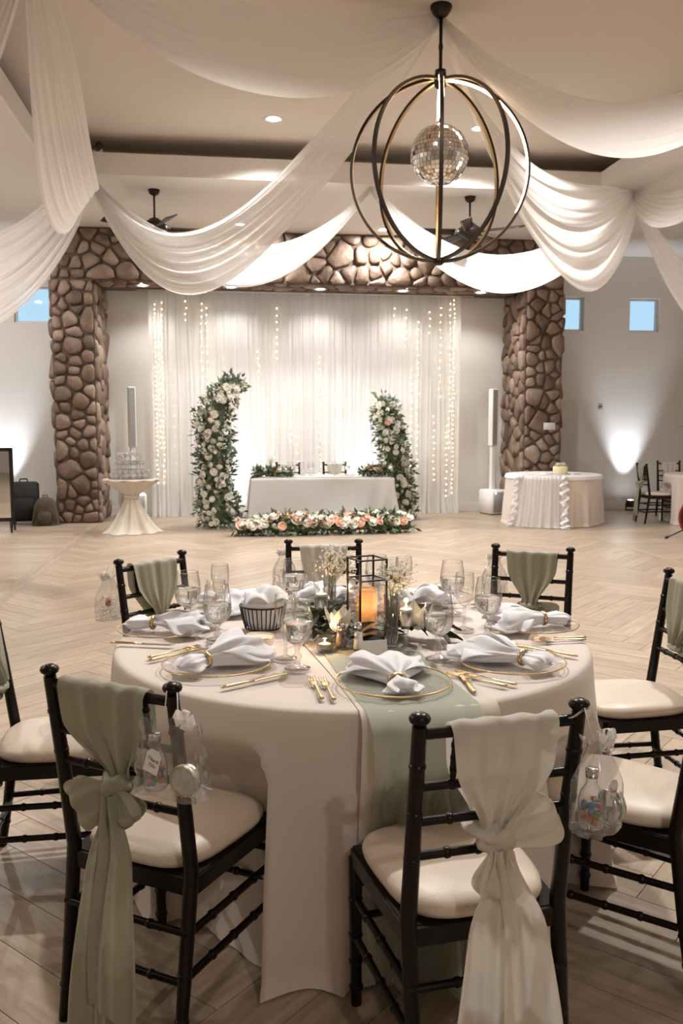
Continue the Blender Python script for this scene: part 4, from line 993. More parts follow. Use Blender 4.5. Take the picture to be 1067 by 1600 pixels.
obj('cup', MB().lathe([(0.0001, 0.0), (0.024, 0.0), (0.026, 0.005), (0.031, 0.048), (0.0285, 0.048), (0.024, 0.008), (0.0001, 0.007)], 24), 'glass', tl)
obj('wax_body', MB().lathe([(0.0001, 0.008), (0.021, 0.008), (0.023, 0.024), (0.0001, 0.024)], 20), 'wax', tl); flame(tl, 0.024, 0.9, power=0.5)
def shaker(x, y, fill, label):
    t = thing('shaker', label, 'shaker', (x, y, LZ))
    def fl(a, q): return 1+.05*math.cos(8*a)
    obj('glass_body', MB().lathe([(0.0001, 0), (0.019, 0), (0.0195, 0.004), (0.0165, 0.04), (0.0135, 0.068), (0.0125, 0.072)], 32, fn=fl), 'glass', t)
    obj('filling', MB().lathe([(0.0001, 0.003), (0.0165, 0.004), (0.0142, 0.04), (0.0125, 0.056), (0.0001, 0.056)], 20), fill, t)
    obj('cap', MB().lathe([(0.0142, 0.070), (0.0145, 0.078), (0.0125, 0.086), (0.007, 0.0915), (0.0001, 0.093)], 20), 'steel', t, label='domed steel cap')
shaker(0.365, 2.755, 'pepper', 'glass pepper shaker with steel cap beside the tealight')
shaker(0.42, 2.735, 'salt', 'glass salt shaker with steel cap behind the place card')
pc = thing('place_card', 'folded white place card behind the runner napkin', 'card', (0.46, 2.665, LZ), 0.10)
for s_ in (-1, 1):
    def face(u, v, s_=s_): return ((u-.5)*0.085, s_*lerp(0.014, 0.0002, v), lerp(0.0003, 0.047, v))
    obj('card_face', MB().grid(face, 2, 2), 'paper', pc, False, solid=0.0006)
# bread basket, butter dish
bb = thing('bread_basket', 'black wire bread basket beside the butter dish', 'basket', (0.125, 3.08, LZ))
obj('rim', MB().torus((0, 0, 0.085), 0.083, 0.0032, 40, 6), 'black', bb); obj('base_ring', MB().torus((0, 0, 0.004), 0.064, 0.0032, 36, 6), 'black', bb)
for k in range(30):
    a = 2*PI*k/30; obj('wire', MB().tube([(0.064*math.cos(a), 0.064*math.sin(a), 0.004), (0.075*math.cos(a), 0.075*math.sin(a), 0.04), (0.083*math.cos(a), 0.083*math.sin(a), 0.085)], 0.0022, 5), 'black', bb)
bn = thing('basket_napkin', 'white napkin lining the black bread basket', 'napkin', (0.125, 3.08, LZ))
def lin(a, q): return 1+.05*math.sin(5*a+1)*q+.02*math.sin(11*a)*q
obj('lining', MB().lathe([(0.0001, 0.006), (0.055, 0.006), (0.064, 0.03), (0.072, 0.07), (0.078, 0.098), (0.072, 0.104), (0.06, 0.095)], 48, fn=lin, cap1=False), 'white_cloth', bn)
def top(u, v):
    x, y = (u-.5)*0.155, (v-.5)*0.15; r = math.hypot(x, y)
    return (x+.012, y, 0.142-4.6*r*r+0.022*abs(math.sin(30*x+16*y+1))+0.016*abs(math.sin(-22*x+38*y))-0.02+0.012*max(0, x*8))
obj('folded_top', MB().grid(top, 30, 28), 'white_cloth', bn, solid=0.002)
def roll(u, v): return (lerp(0.02, 0.115, u), 0.03*math.cos(2*PI*v)-0.01, 0.125+0.02*math.sin(2*PI*v)+0.02*u)
bd = thing('butter_dish', 'small cream dish with a gold rim before the bread basket', 'dish', (0.105, 2.835, LZ))
obj('bowl', MB().lathe([(0.0001, 0), (0.038, 0), (0.041, 0.004), (0.052, 0.024), (0.054, 0.032), (0.050, 0.032), (0.040, 0.010), (0.0001, 0.008)], 40), 'porcelain', bd)
obj('gold_rim', MB().torus((0, 0, 0.0322), 0.052, 0.0022, 40, 6), 'gold', bd); obj('butter', MB().lathe([(0.0001, 0.009), (0.040, 0.011), (0.046, 0.026), (0.0001, 0.027)], 32), 'cake', bd)
# greenery on the runner
gr = thing('table_garland', 'low garland of dark leaves and white blooms around the lantern', 'garland', (0.45, 2.92, LZ))
LM = [leaf_mesh(0.075, 0.017, .35, 'leaf_dark'), leaf_mesh(0.055, 0.014, .2, 'leaf_dark'), leaf_mesh(0.045, 0.017, .15, 'euca'), leaf_mesh(0.05, 0.012, .25, 'leaf'), leaf_mesh(0.105, 0.03, .3, 'leaf_dark')]
rng = random.Random(12)
for cx, cy, n, hgt, types in ((-0.135, 0.01, 42, 0.085, (0, 0, 1, 3)), (-0.09, 0.13, 22, 0.06, (0, 1, 3)), (0.195, -0.075, 26, 0.055, (4, 0, 2)), (0.135, -0.02, 14, 0.05, (0, 2)), (0.10, 0.10, 20, 0.07, (2, 2, 1)), (-0.045, -0.11, 12, 0.05, (0, 1))):
    for k in range(n):
        a = rng.uniform(0, 6.28); r = 0.05*math.sqrt(rng.random()); lm = LM[rng.choice(types)]
        link('leaf', lm, gr, (cx+r*math.cos(a), cy+r*math.sin(a), rng.uniform(0.015, hgt)), (rng.uniform(-.2, 1.1), rng.uniform(-.4, .4), a-PI/2))
PM_ = []
for L, W, c in ((0.075, 0.026, -.35), (0.065, 0.024, -.15)): PM_.append(leaf_mesh(L, W, c, 'rose_w', 8))
for cx, cy, cz, n, s_ in ((0.185, -0.115, 0.042, 6, 1.25), (-0.085, -0.115, 0.04, 7, 1.2), (0.165, 0.02, 0.05, 5, .9)):
    for k in range(n):
        a = 2*PI*k/n+cx*9; o = link('petal', PM_[k % 2], gr, (cx+.006*math.cos(a), cy+.006*math.sin(a), cz), (0.75+.25*(k % 2), 0, a-PI/2)); o.scale = (s_, s_, s_)

# ------------------------------------------------------------------ favour bags on the chair posts
def text_mesh(txt, size, material):
    cu = bpy.data.curves.new('tag_text', 'FONT'); cu.body = txt; cu.size = size; cu.align_x = 'CENTER'; cu.align_y = 'CENTER'; cu.extrude = 0.0002; cu.shear = 0.3
    o = bpy.data.objects.new('tag_text', cu); COL.objects.link(o); dg = bpy.context.evaluated_depsgraph_get()
    me = bpy.data.meshes.new_from_object(o.evaluated_get(dg)); bpy.data.objects.remove(o); me.materials.clear(); me.materials.append(M[material]); return me
def favour_bag(chair_i, post, label, boxy, near=True, seed=0, lx_off=0.0, zb=0.655, twist=0.0):
    (px, py), ang = CHPOS[chair_i]; rz = math.radians(ang-90); rng = random.Random(seed)
    c, s = math.cos(rz), math.sin(rz); lx, ly = post*0.172+lx_off, YT-0.045
    base = Vector((px+c*lx-s*ly, py+s*lx+c*ly, zb)); rail = 0.889-zb
    t = thing('favour_bag', label, 'gift bag', base, rz+twist, 'favour bags on the chairs'); W, H, D = (0.088, 0.165, 0.036) if boxy else (0.058, 0.20, 0.040)
    def pouch(u, v):
        a = 2*PI*u; e = 0.5; cc, ss = math.cos(a), math.sin(a); x = math.copysign(abs(cc)**e, cc); y = math.copysign(abs(ss)**e, ss)
        k = 1-0.18*v if boxy else 1-0.62*sstep((v-.45)/.5)+0.35*sstep((v-.93)/.07)
        cr = 0.004*math.sin(7*a+9*v+seed)+0.003*math.sin(13*a-14*v)
        return ((x*W+cr)*k, (y*D+cr)*(1-.55*v if boxy else k), v*H + (0.008*math.sin(5*a+seed)*sstep((v-.8)/.2)))
    obj('pouch', MB().grid(pouch, 40, 18, True), 'bag', t)
    # fill in the pouch bottom
    obj('pouch_base', MB().add([pouch(i/40, 0) for i in range(40)], [tuple(range(40))]), 'bag', t)
    # hanging ribbons up to the top rail and a bow
    for dx in (-0.02, 0.02): obj('hanging_ribbon', MB().tube([(dx, 0, H-.01), (dx*.7-post*.01, 0.02, H+.06), (dx*.3-post*.02, 0.045, rail), (dx*.3-post*.02, 0.055, rail-.004)], 0.0022, 5, flat=.4), 'ribbon', t)
    b = MB()
    bxp = (0.045 if boxy else 0.012)*1
    for k in range(6):
        a = 2*PI*k/6+.4; d = Vector((math.cos(a), 0, math.sin(a)*.7)); ctr = Vector((bxp, -0.012, H+0.012 if boxy else H-0.01)); L = rng.uniform(.022, .036)
        def lp_(u, v, d=d, ctr=ctr, L=L):
            al = math.sin(PI*v); return ctr + d*(L*al) + Vector((0, -0.008*math.sin(2*PI*v), 0)) + Vector((-d.z, 0, d.x))*((u-.5)*0.016*(.3+al))
        b.grid(lp_, 4, 12)
    obj('bow', b, 'ribbon', t, label='white ribbon bow')
    if near:
        bt = thing('candy_bottle', 'small glass bottle of coloured candies inside ' + ('the boxy favour bag' if boxy else 'the favour bag by the ivory bow'), 'bottle', base + Vector((c*(-0.045 if boxy else -0.012), s*(-0.045 if boxy else -0.012), 0.006)), rz+twist)
        obj('glass_body', MB().lathe([(0.0001, 0), (0.026, 0), (0.027, 0.004), (0.027, 0.058), (0.022, 0.075), (0.012, 0.092), (0.011, 0.108), (0.013, 0.110)], 24, cap1=False), 'glass', bt)
        obj('stopper', MB().lathe([(0.0001, 0.106), (0.013, 0.106), (0.014, 0.122), (0.012, 0.125), (0.0001, 0.125)], 16), 'steel', bt)
        for k in range(30):
            a = rng.uniform(0, 6.28); r = 0.018*math.sqrt(rng.random()); o = obj('candy', MB().sphere((0, 0, 0), 0.0075, 8, 6, (1, 1, .75)), CANDY[rng.randrange(5)], bt)
            o.location = (r*math.cos(a), r*math.sin(a), 0.012+0.044*k/30); o.rotation_euler = (rng.uniform(-1, 1), rng.uniform(-1, 1), 0)
        tg = obj('tag', MB().poly_prism([(-0.019, 0), (0.019, 0), (0.019, 0.045), (0.009, 0.055), (-0.009, 0.055), (-0.019, 0.045)], 0, 0.0008).xf(Matrix.Rotation(PI/2, 4, 'X')), 'paper', bt, False, label='white thank you tag')
        tg.location = (0.012, -0.036, 0.050); tg.rotation_euler = (0, 0.30, 0)
        for q, (txt, sz) in enumerate((('Thank', .0125), ('You', .0125))):
            o = link('tag_lettering', text_mesh(txt, sz, 'ink'), tg, (0, -0.0012, 0.032-0.013*q), (PI/2, 0, 0))
        tn = thing('round_tin', 'round tin with a patterned silver lid inside ' + ('the boxy favour bag' if boxy else 'the favour bag by the ivory bow'), 'tin', base + Vector((c*0.040+s*0.004, s*0.040-c*0.004, 0.040)) if boxy else base + Vector((c*0.036, s*0.036, 0.045)), rz+twist+(0 if boxy else 1.1))
        obj('tin_body', MB().lathe([(0.0001, -0.012), (0.033, -0.012), (0.034, -0.010), (0.034, 0.008)], 32).xf(Matrix.Rotation(PI/2, 4, 'X')), 'steel', tn)
        ld = obj('lid', MB().lathe([(0.0355, 0.002), (0.0355, 0.010), (0.034, 0.012), (0.030, 0.0125), (0.0001, 0.0128)], 32).xf(Matrix.Rotation(PI/2, 4, 'X')), 'tin', tn)
        obj('lid_ring', MB().torus((0, -0.0128, 0), 0.0335, 0.0016, 32, 6, 'Y'), 'gold', ld)
        m = MB()
        for k in range(90):
            p = Vector((rng.uniform(.0, .075) if boxy else rng.uniform(-.03, .04), rng.uniform(-.02, .02), rng.uniform(.004, .03))); m.tube([p, p+Vector((rng.gauss(0, .012), rng.gauss(0, .008), rng.gauss(0, .008)))], 0.0009, 3)
        o = obj('paper_shred', m, 'shred', t); o['kind'] = 'stuff'
    else:
        m = MB()
        for k in range(120):
            p = Vector((rng.uniform(-.04, .04), rng.uniform(-.025, .025), rng.uniform(.004, .11))); m.tube([p, p+Vector((rng.gauss(0, .014), rng.gauss(0, .008), rng.gauss(0, .01)))], 0.0012, 3)
        o = obj('paper_shred', m, 'shred', t); o['kind'] = 'stuff'
        obj('candy_packet', MB().box((0.0, -0.005, 0.075), (0.022, 0.02, 0.035), 0.4, 0.004), CANDY[1], t)
favour_bag(0, 1, 'boxy clear favour bag tied with white ribbon on the sage bow chair', True, True, 1, 0.035, 0.685)
favour_bag(1, 1, 'gathered clear favour bag hanging from the ivory bow chair', False, True, 2, 0.028, 0.655, twist=0.5)
favour_bag(5, 1, 'small clear favour bag on the chair behind the bread basket', False, False, 3, 0.03)
favour_bag(6, 1, 'small clear favour bag on the ivory sash chair behind the lantern', False, False, 4, 0.03)
favour_bag(7, 1, 'small clear favour bag on the chair behind the tall flute', False, False, 5, 0.02)
favour_bag(3, -1, 'small clear favour bag on the chair near the twin gold knives', False, False, 6, -0.03)

# ------------------------------------------------------------------ head table with florals
def rose_mesh(mname, seed, R=0.05):
    rng = random.Random(seed); m = MB()
    m.sphere((0, 0, R*.25), R*.52, 8, 6)
    for L, (n, rad, tilt, z) in enumerate(((5, .55, 0.55, .25), (6, .85, 0.95, .05))):
        for k in range(n):
            a = 2*PI*k/n+L*.5+rng.uniform(-.2, .2); ca, sa = math.cos(a), math.sin(a)
            def pt(u, v, a=a, tilt=tilt, rad=rad, z=z):
                b = a+(u-.5)*1.5*(.5+.5*v); r = R*(.2+rad*math.sin(tilt)*v+.18*v); return (r*math.cos(b), r*math.sin(b), R*(z+.75*math.cos(tilt)*v-.10*v*v*L-.12*abs(u-.5)))
            m.grid(pt, 4, 4)
    return m.mesh('rose', True, mname)
RW = [rose_mesh('rose_w', i, 0.062) for i in range(3)]; RP = [rose_mesh('rose_p', 10+i, 0.062) for i in range(3)]; RB = [rose_mesh('rose_w', 20+i, 0.04) for i in range(2)]
def foliage(m, c, n, spread, L, rng, up=0.3):
    for k in range(n):
        d = Vector((rng.gauss(0, 1), rng.gauss(0, 1), rng.gauss(up, 1))).normalized(); p = Vector(c)+d*spread*rng.uniform(.35, 1.0)
        e = d*.8+Vector((rng.gauss(0, .5), rng.gauss(0, .5), rng.gauss(0, .5))); e.normalize(); sd = e.orthogonal().normalized(); sd.rotate(Matrix.Rotation(rng.uniform(0, 6.28), 3, e))
        l = L*rng.uniform(.6, 1.3); w = l*.20; nn = e.cross(sd)
        m.add([p, p+e*l*.45+sd*w, p+e*l+nn*l*.12, p+e*l*.45-sd*w, p+e*l*.5+nn*l*.1], [(0, 1, 4), (1, 2, 4), (2, 3, 4), (3, 0, 4)])
def floral(name, label, loc, spine, n_rose, n_leaf, seed, peach=0.0, small=.3, scale=1.0, front=True, leafmat='leaf'):
    """spine: list of (x, y, z, radius)"""
    rng = random.Random(seed); t = thing(name, label, 'flower arrangement', loc); fm, em = MB(), MB()
    tot = len(spine)-1
    def at(q):
        q *= tot; i = min(int(q), tot-1); f = q-i; return [lerp(spine[i][k], spine[i+1][k], f) for k in range(4)]
    obj('foam_core', MB().tube([s_[:3] for s_ in spine], [s_[3]*.55 for s_ in spine], 10), 'leaf', t)
    for k in range(n_leaf):
        x, y, z, r = at(rng.random()); foliage(fm if rng.random() < .7 else em, (x, y, z), 9, r*1.18, 0.105*min(1, scale+.15), rng)
    o = obj('foliage', fm, leafmat, t); o['kind'] = 'stuff'; o = obj('eucalyptus', em, 'euca', t); o['kind'] = 'stuff'
    for k in range(n_rose):
        x, y, z, r = at((k+rng.random())/n_rose); a = rng.uniform(0, 2*PI)
        if front and math.sin(a) > 0.35: a = -a
        tx, ty, tz, _ = [b-a_ for a_, b in zip(at(max(0, k/n_rose-.02)), at(min(1, k/n_rose+.02)))]
        ax = Vector((tx, ty, tz)).normalized(); u = ax.orthogonal().normalized() if abs(ax.z) < .5 else Vector((1, 0, 0)); 
        if abs(ax.z) >= .5: w = Vector((0, 1, 0))
        else: u = Vector((0, 1, 0)); w = Vector((0, 0, 1)); a = abs(a) if rng.random() < .85 else a; u = -u if False else u; a = PI-rng.uniform(.15, 1.9) if front else a
        d = (u*math.cos(a)+w*math.sin(a)).normalized(); p = Vector((x, y, z))+d*r*rng.uniform(.78, 1.0)
        q = Vector((0, 0, 1)).rotation_difference((d+Vector((rng.gauss(0, .25), rng.gauss(0, .25), rng.gauss(0, .25)))).normalized()).to_euler()
        me = RB[rng.randrange(2)] if rng.random() < small else (RP if rng.random() < peach else RW)[rng.randrange(3)]
        o = link('bloom', me, t, p, q); sc = scale*rng.uniform(.75, 1.2); o.scale = (sc, sc, sc)
    return t
floral('flower_tower', 'tall white floral pillar leaning over the head table by its long side drape', (-0.12, 12.95, 0),
       [(0.0, 0, 0.05, .34), (-0.02, 0, 0.35, .30), (-0.04, 0, 0.75, .26), (-0.05, 0, 1.15, .25), (-0.08, 0, 1.5, .27), (0.04, 0, 1.85, .24), (0.26, 0, 2.12, .15)], 165, 330, 5, 0.0, .35, .78)['label'] = 'taller white floral pillar leaning in beside the head table'
floral('flower_tower', 'shorter white floral pillar beside the draped corner of the head table', (2.66, 13.62, 0),
       [(0.14, 0, 0.05, .24), (0.12, 0, 0.45, .22), (0.06, 0, 0.85, .24), (-0.02, 0, 1.2, .24), (-0.10, 0, 1.55, .22), (-0.16, 0, 1.88, .16)], 135, 270, 6, 0.02, .35, .78)
# head table
HX0, HX1, HY0, HY1 = 0.36, 2.46, 12.55, 13.25
t = thing('head_table', 'rectangular sweetheart table under the white cloth', 'table', ((HX0+HX1)/2, (HY0+HY1)/2, 0))
obj('tabletop', MB().box((0, 0, 0.735), (HX1-HX0-.04, HY1-HY0-.04, 0.03)), 'underfloor', t, False)
for sx in (-1, 1):
    for sy in (-1, 1): obj('leg', MB().tube([(sx*.85, sy*.27, 0), (sx*.85, sy*.27, .72)], .014, 8), 'steel', t)
def head_cloth(u, v):
    lx, ly = HX1-HX0, HY1-HY0; P = 2*(lx+ly); d = u*P; cx, cy = (HX0+HX1)/2, (HY0+HY1)/2
    if d < lx: x, y, nx, ny = HX0+d, HY0, 0, -1; e = min(d, lx-d)
    elif d < lx+ly: x, y, nx, ny = HX1, HY0+d-lx, 1, 0; e = min(d-lx, lx+ly-d)
    elif d < 2*lx+ly: x, y, nx, ny = HX1-(d-lx-ly), HY1, 0, 1; e = min(d-lx-ly, 2*lx+ly-d)
    else: x, y, nx, ny = HX0, HY1-(d-2*lx-ly), -1, 0; e = min(d-2*lx-ly, P-d)
    if v <= .15: k = v/.15; return (lerp(cx, x, k), lerp(cy, y, k), 0.756)
    tt = (v-.15)/.85; cor = math.exp(-(e/.12)**2); right = sstep((x-(HX1-.6))/.6) if ny == -1 else (1 if nx == 1 else 0)
    f = .012*math.sin(d*9)*tt + right*.05*math.sin(d*26+3*tt)*tt + cor*.10*tt
    dx, dy = nx, ny
    if cor > .02:
        ccx = HX0 if x < cx else HX1; ccy = HY0 if y < cy else HY1; q = Vector((math.copysign(1, ccx-cx), math.copysign(1, ccy-cy), 0)).normalized(); g = Vector((nx, ny, 0)).lerp(q, cor).normalized(); dx, dy = g.x, g.y
    return (x+dx*(.006+f), y+dy*(.006+f), lerp(.752, .006, tt))
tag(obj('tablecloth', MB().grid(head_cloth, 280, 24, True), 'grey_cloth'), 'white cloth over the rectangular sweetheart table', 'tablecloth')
floral('floor_garland', 'long garland of peach and white roses on the floor before the head table', (0, 0, 0),
       [(0.14, 11.85, .08, .11), (0.6, 11.8, .12, .15), (1.1, 11.82, .12, .15), (1.6, 11.85, .13, .15), (2.1, 11.88, .13, .15), (2.56, 11.95, .10, .13)], 105, 170, 8, .36, .3, 1.05)
for lab, sp, n, sd in (('short leafy garland with a peach rose beside the glass vase on the head table', [(0.42, 12.70, .82, .05), (0.7, 12.68, .812, .04), (0.95, 12.66, .805, .035)], 5, 9), ('short leafy garland with roses beside the shorter floral pillar', [(2.0, 12.68, .81, .04), (2.2, 12.66, .83, .055), (2.42, 12.64, .83, .05)], 8, 10)):
    floral('table_garland', lab, (0, 0, 0), sp, n, 34, sd, .5, .2, .75)
place_chair(from_back(0.98, 13.82, -92), -92, 'mahogany chair behind the head table near the small vase', 'chairs at the head table')
place_chair(from_back(1.73, 13.82, -88), -88, 'mahogany chair behind the head table near the shorter floral pillar', 'chairs at the head table')
hs = {}
for k, (mx, a_) in enumerate(((0.98, -92), (1.73, -88))):
    p = from_back(mx, 13.82, a_); s_ = make_sash('ivory_sash', 90+k, 1, 'ivory sash on the head table chair ' + ('near the small vase' if k == 0 else 'near the shorter floral pillar')); s_.location = (*p, 0); s_.rotation_euler = (0, 0, math.radians(a_-90))
for k, x in enumerate((0.95, 1.12, 1.25, 1.62, 1.80)):
    put(flute0 if k % 2 else goblet0, Vector((x, 12.85+.06*(k % 2), .757)), k, 'clear stemmed glass on the head table cloth', 'glasses on the head table')
for k, x in enumerate((1.35, 1.5, 1.7)):
    put(charger0, Vector((1.0+.75*(k % 2), 12.8+.0*k, .757)), 0, 'clear charger on the head table', 'head table chargers') if k < 2 else None
v_ = thing('flower_vase', 'slim glass vase of pale pampas on the head table', 'vase', (0.66, 12.95, .757))
obj('glass_body', MB().lathe([(0.0001, 0), (0.03, 0), (0.03, .12), (0.02, .15)], 16, cap1=False), 'glass', v_)
m = MB(); rng = random.Random(4)
for k in range(60): m.tube([(0, 0, .05), (rng.gauss(0, .012), rng.gauss(0, .012), .17), (rng.gauss(0, .03), rng.gauss(0, .03), rng.uniform(.24, .34))], 0.0018, 3)
o = obj('pampas', m, 'breath', v_); o['kind'] = 'stuff'
for k, x in enumerate((0.52, 0.80, 2.02)):
    t = thing('votive_candle', 'small lit votive candle beside the slim vase on the head table' if k == 0 else 'small unlit glass votive on the head table', 'candle', (x, 12.98, .757), 0, 'votives on the head table')
    obj('cup', MB().lathe([(0.0001, 0), (0.03, 0), (0.034, .07), (.031, .07), (.027, .006), (.0001, .006)], 16), 'glass', t); obj('wax_body', MB().lathe([(0.0001, .007), (.026, .007), (.028, .04), (.0001, .04)], 14), 'wax', t)
    if k == 0: obj('flame', MB().lathe([(0.001, .04), (.008, .048), (.006, .062), (.0005, .075)], 8), 'flame', t)

# ------------------------------------------------------------------ champagne table
ct = (-1.33, 12.45)
t = thing('cocktail_table', 'round cocktail table under the gathered ivory cloth', 'table', (*ct, 0))
obj('tabletop', MB().lathe([(0.38, .735), (.385, .745), (.38, .752)], 32), 'underfloor', t); obj('pole', MB().tube([(0, 0, .03), (0, 0, .735)], .035, 12), 'steel', t); obj('base', MB().lathe([(0.0001, .03), (.04, .04), (.25, .012), (.26, 0)], 24), 'steel', t)
rng = random.Random(3); ph = [rng.uniform(0, 6) for _ in range(4)]
def ck(a, q):
    s_ = sstep((q-.25)/.2); return 1+(.05+.05*s_)*math.sin(9*a+ph[0])*(q > .22)+.05*math.sin(17*a+ph[1])*s_+.06*math.sin(3*a+ph[2])*(q > .7)
cl = obj('cocktail_cloth', MB().lathe([(0.0001, .757), (.30, .757), (.385, .757), (.392, .75), (.392, .735), (.33, .70), (.24, .645), (.15, .58), (.095, .53), (.085, .50), (.10, .46), (.13, .38), (.18, .27), (.235, .16), (.30, .07), (.36, .02), (.385, .006)], 120, fn=ck, cap1=False), 'ivory', loc=(*ct, 0))
tag(cl, 'ivory cloth gathered at the waist of the cocktail table', 'tablecloth')
sb = tag(obj('cloth_tie', MB().torus((0, 0, .505), .093, .016, 40, 8, 'Z', 1.4), 'ivory', loc=(*ct, 0)), 'ivory tie around the waist of the cocktail table cloth', 'cloth tie')
tr_ = tag(obj('glass_tray', MB().lathe([(0.0001, .0), (.30, .0), (.31, .008), (.30, .012), (.0001, .008)], 40), 'glass', loc=(*ct, .758)), 'round clear tray under the champagne glasses', 'tray')
CP = [(0.0001, 0), (.026, 0), (.027, .002), (.006, .006), (.004, .03), (.006, .055), (.018, .066), (.032, .085), (.038, .105), (.0385, .118), (.037, .118), (.030, .086), (.0001, .066)]
cp0 = tag(obj('champagne_coupe', MB().lathe(CP, 14), 'coupe'), 'x', 'glass')
tiers = [(r_, n_, L) for L, rows in enumerate((((0.0, 1), (.085, 6), (.17, 12), (.25, 18)), ((0.0, 1), (.085, 6), (.18, 12)), ((.0, 1), (.082, 6), (.16, 11)))) for r_, n_ in rows]
fst = True
for r_, n_, L in tiers:
    for k in range(n_):
        a = 2*PI*k/n_+.3*L; o = cp0 if fst else cp0.copy()
        if not fst: COL.objects.link(o)
        fst = False; o.location = (ct[0]+r_*math.cos(a), ct[1]+r_*math.sin(a), .7705+.1185*L); o['group'] = 'champagne glass tower'
        o['label'] = ('champagne coupe in the bottom tier of the glass tower', 'champagne coupe in the middle tier of the glass tower', 'champagne coupe at the top of the glass tower')[L]

# ------------------------------------------------------------------ cake table
kt = (5.03, 12.85); KR = 0.72
t = thing('cake_table', 'round table under the blush cloth beside the stone pillar', 'table', (*kt, 0))
obj('tabletop', MB().lathe([(KR-.03, .725), (KR-.02, .735), (KR-.03, .752)], 40), 'underfloor', t)
for sx in (-1, 1):
    for sy in (-1, 1): obj('leg', MB().tube([(sx*.4, sy*.36, 0), (sx*.4, sy*.36, .73)], .014, 8), 'steel', t)
round_cloth('tablecloth', KR, .756, 'blush', 15, 15, .045, 'blush floor-length cloth on the cake table', 'tablecloth', (*kt, 0))
rng = random.Random(9); ph = [rng.uniform(0, 6) for _ in range(4)]
ov = tag(obj('lace_overlay', MB().lathe([(0.0001, .760), (KR*.6, .760), (KR*.99, .760), (KR+.006, .752), (KR+.014, .735), (KR+.02, .70)], 90, (0, 0, 0), fn=lambda a, q: 1+.006*math.sin(14*a)*q, cap1=False), 'white_cloth', loc=(*kt, 0)), 'white topper over the cake table cloth', 'table topper')
def crun(u, v):
    a = math.radians(lerp(-152, -100, u)); tt = v; z = lerp(.762, .012, sstep(tt*1.02)) if tt > .12 else .764
    r = KR+.03+.16*tt**1.5+.022*math.sin(u*42+ph[0])*tt+.012*math.sin(u*75+ph[1]) if tt > .12 else lerp(KR*.7, KR+.03, tt/.12)
    return (kt[0]+r*math.cos(a), kt[1]+r*math.sin(a), z)
cr = thing('ruffled_runner', 'sheer white runner with ruffled edges falling from the cake table', 'table runner', (*kt, 0))
o = obj('sheer_fabric', MB().grid(crun, 70, 30), 'sheer', cr); o.location = (-kt[0], -kt[1], 0)
for q, uu in enumerate((0.0, 1.0)):
    m = MB()
    def ruf(u, v, uu=uu): 
        b = Vector(crun(uu, v)); n_ = Vector((b.x-kt[0], b.y-kt[1], 0)).normalized(); tn = Vector((-n_.y, n_.x, 0))
        return b-Vector((*kt, 0)) + tn*((u-.5)*.10+.02*math.sin(v*60+q)) + n_*(.03+.03*math.sin(v*48+u*5))
    obj('ruffle', MB().grid(ruf, 6, 120), 'white_cloth', cr)
ck_ = thing('cake', 'small yellow buttercream cake with a white rose on the cake table', 'cake', (5.05, 12.62, .762))
obj('plate', MB().lathe([(0.0001, 0), (.15, 0), (.16, .012), (.14, .010), (.0001, .010)], 32), 'porcelain', ck_)
obj('tier', MB().lathe([(0.0001, .011), (.105, .011), (.11, .02), (.11, .115), (.102, .125), (.0001, .127)], 32), 'cake', ck_)
for k in range(3): 
    o = link('bloom', RW[k], ck_, (-.05+.04*k, -.03, .13), (0, 0, k)); o.scale = (.9, .9, .9)
m = MB(); rng = random.Random(2)
for k in range(12):
    a = rng.uniform(0, 6.28); m.grid(lambda u, v, a=a: (-.27+.10*v*math.cos(a)-(u-.5)*.04*math.sin(a), -.05+.10*v*math.sin(a)+(u-.5)*.04*math.cos(a), .004+.03*math.sin(PI*v)), 3, 5)
cr2 = tag(obj('ribbon_cluster', m, 'white_cloth', loc=(5.05, 12.62, .764)), 'cluster of white ribbon tails beside the yellow cake', 'ribbon')
ck2 = tag(obj('cake_knife', MB().tube([(0, 0, .006), (.10, .01, .006)], .007, 6).box((.19, .02, .006), (.18, .03, .003), .1), 'steel', loc=(5.22, 12.50, .764)), 'steel cake knife beside the yellow cake', 'knife')

# ------------------------------------------------------------------ column speakers
def speaker(x, y, rz, label):
    t = thing('column_speaker', label, 'speaker', (x, y, 0), rz)
    obj('subwoofer', MB().box((0, 0, .215), (.34, .40, .41), 0, .02), 'white_plastic', t); obj('grille', MB().box((0, -.203, .215), (.27, .012, .34), 0, .004), 'grille', t)
    obj('pole', MB().box((0, .05, .79), (.07, .08, .76), 0, .006), 'white_plastic', t, False)
    ar = obj('array', MB().box((0, .05, 1.64), (.115, .12, .96), 0, .008), 'white_plastic', t, False); obj('array_grille', MB().box((0, -.014, 1.64), (.09, .01, .93), 0, .003), 'grille', ar, False)
    obj('indicator', MB().sphere((-.10, -.212, .37), .012, 8, 6), 'tled', t); obj('foot', MB().box((0, 0, .006), (.30, .36, .012)), 'black', t, False)
speaker(-1.48, 14.25, 0.25, 'white column speaker with box woofer behind the champagne table')
speaker(4.52, 14.25, 0.30, 'white column speaker with box woofer beside the cake table')

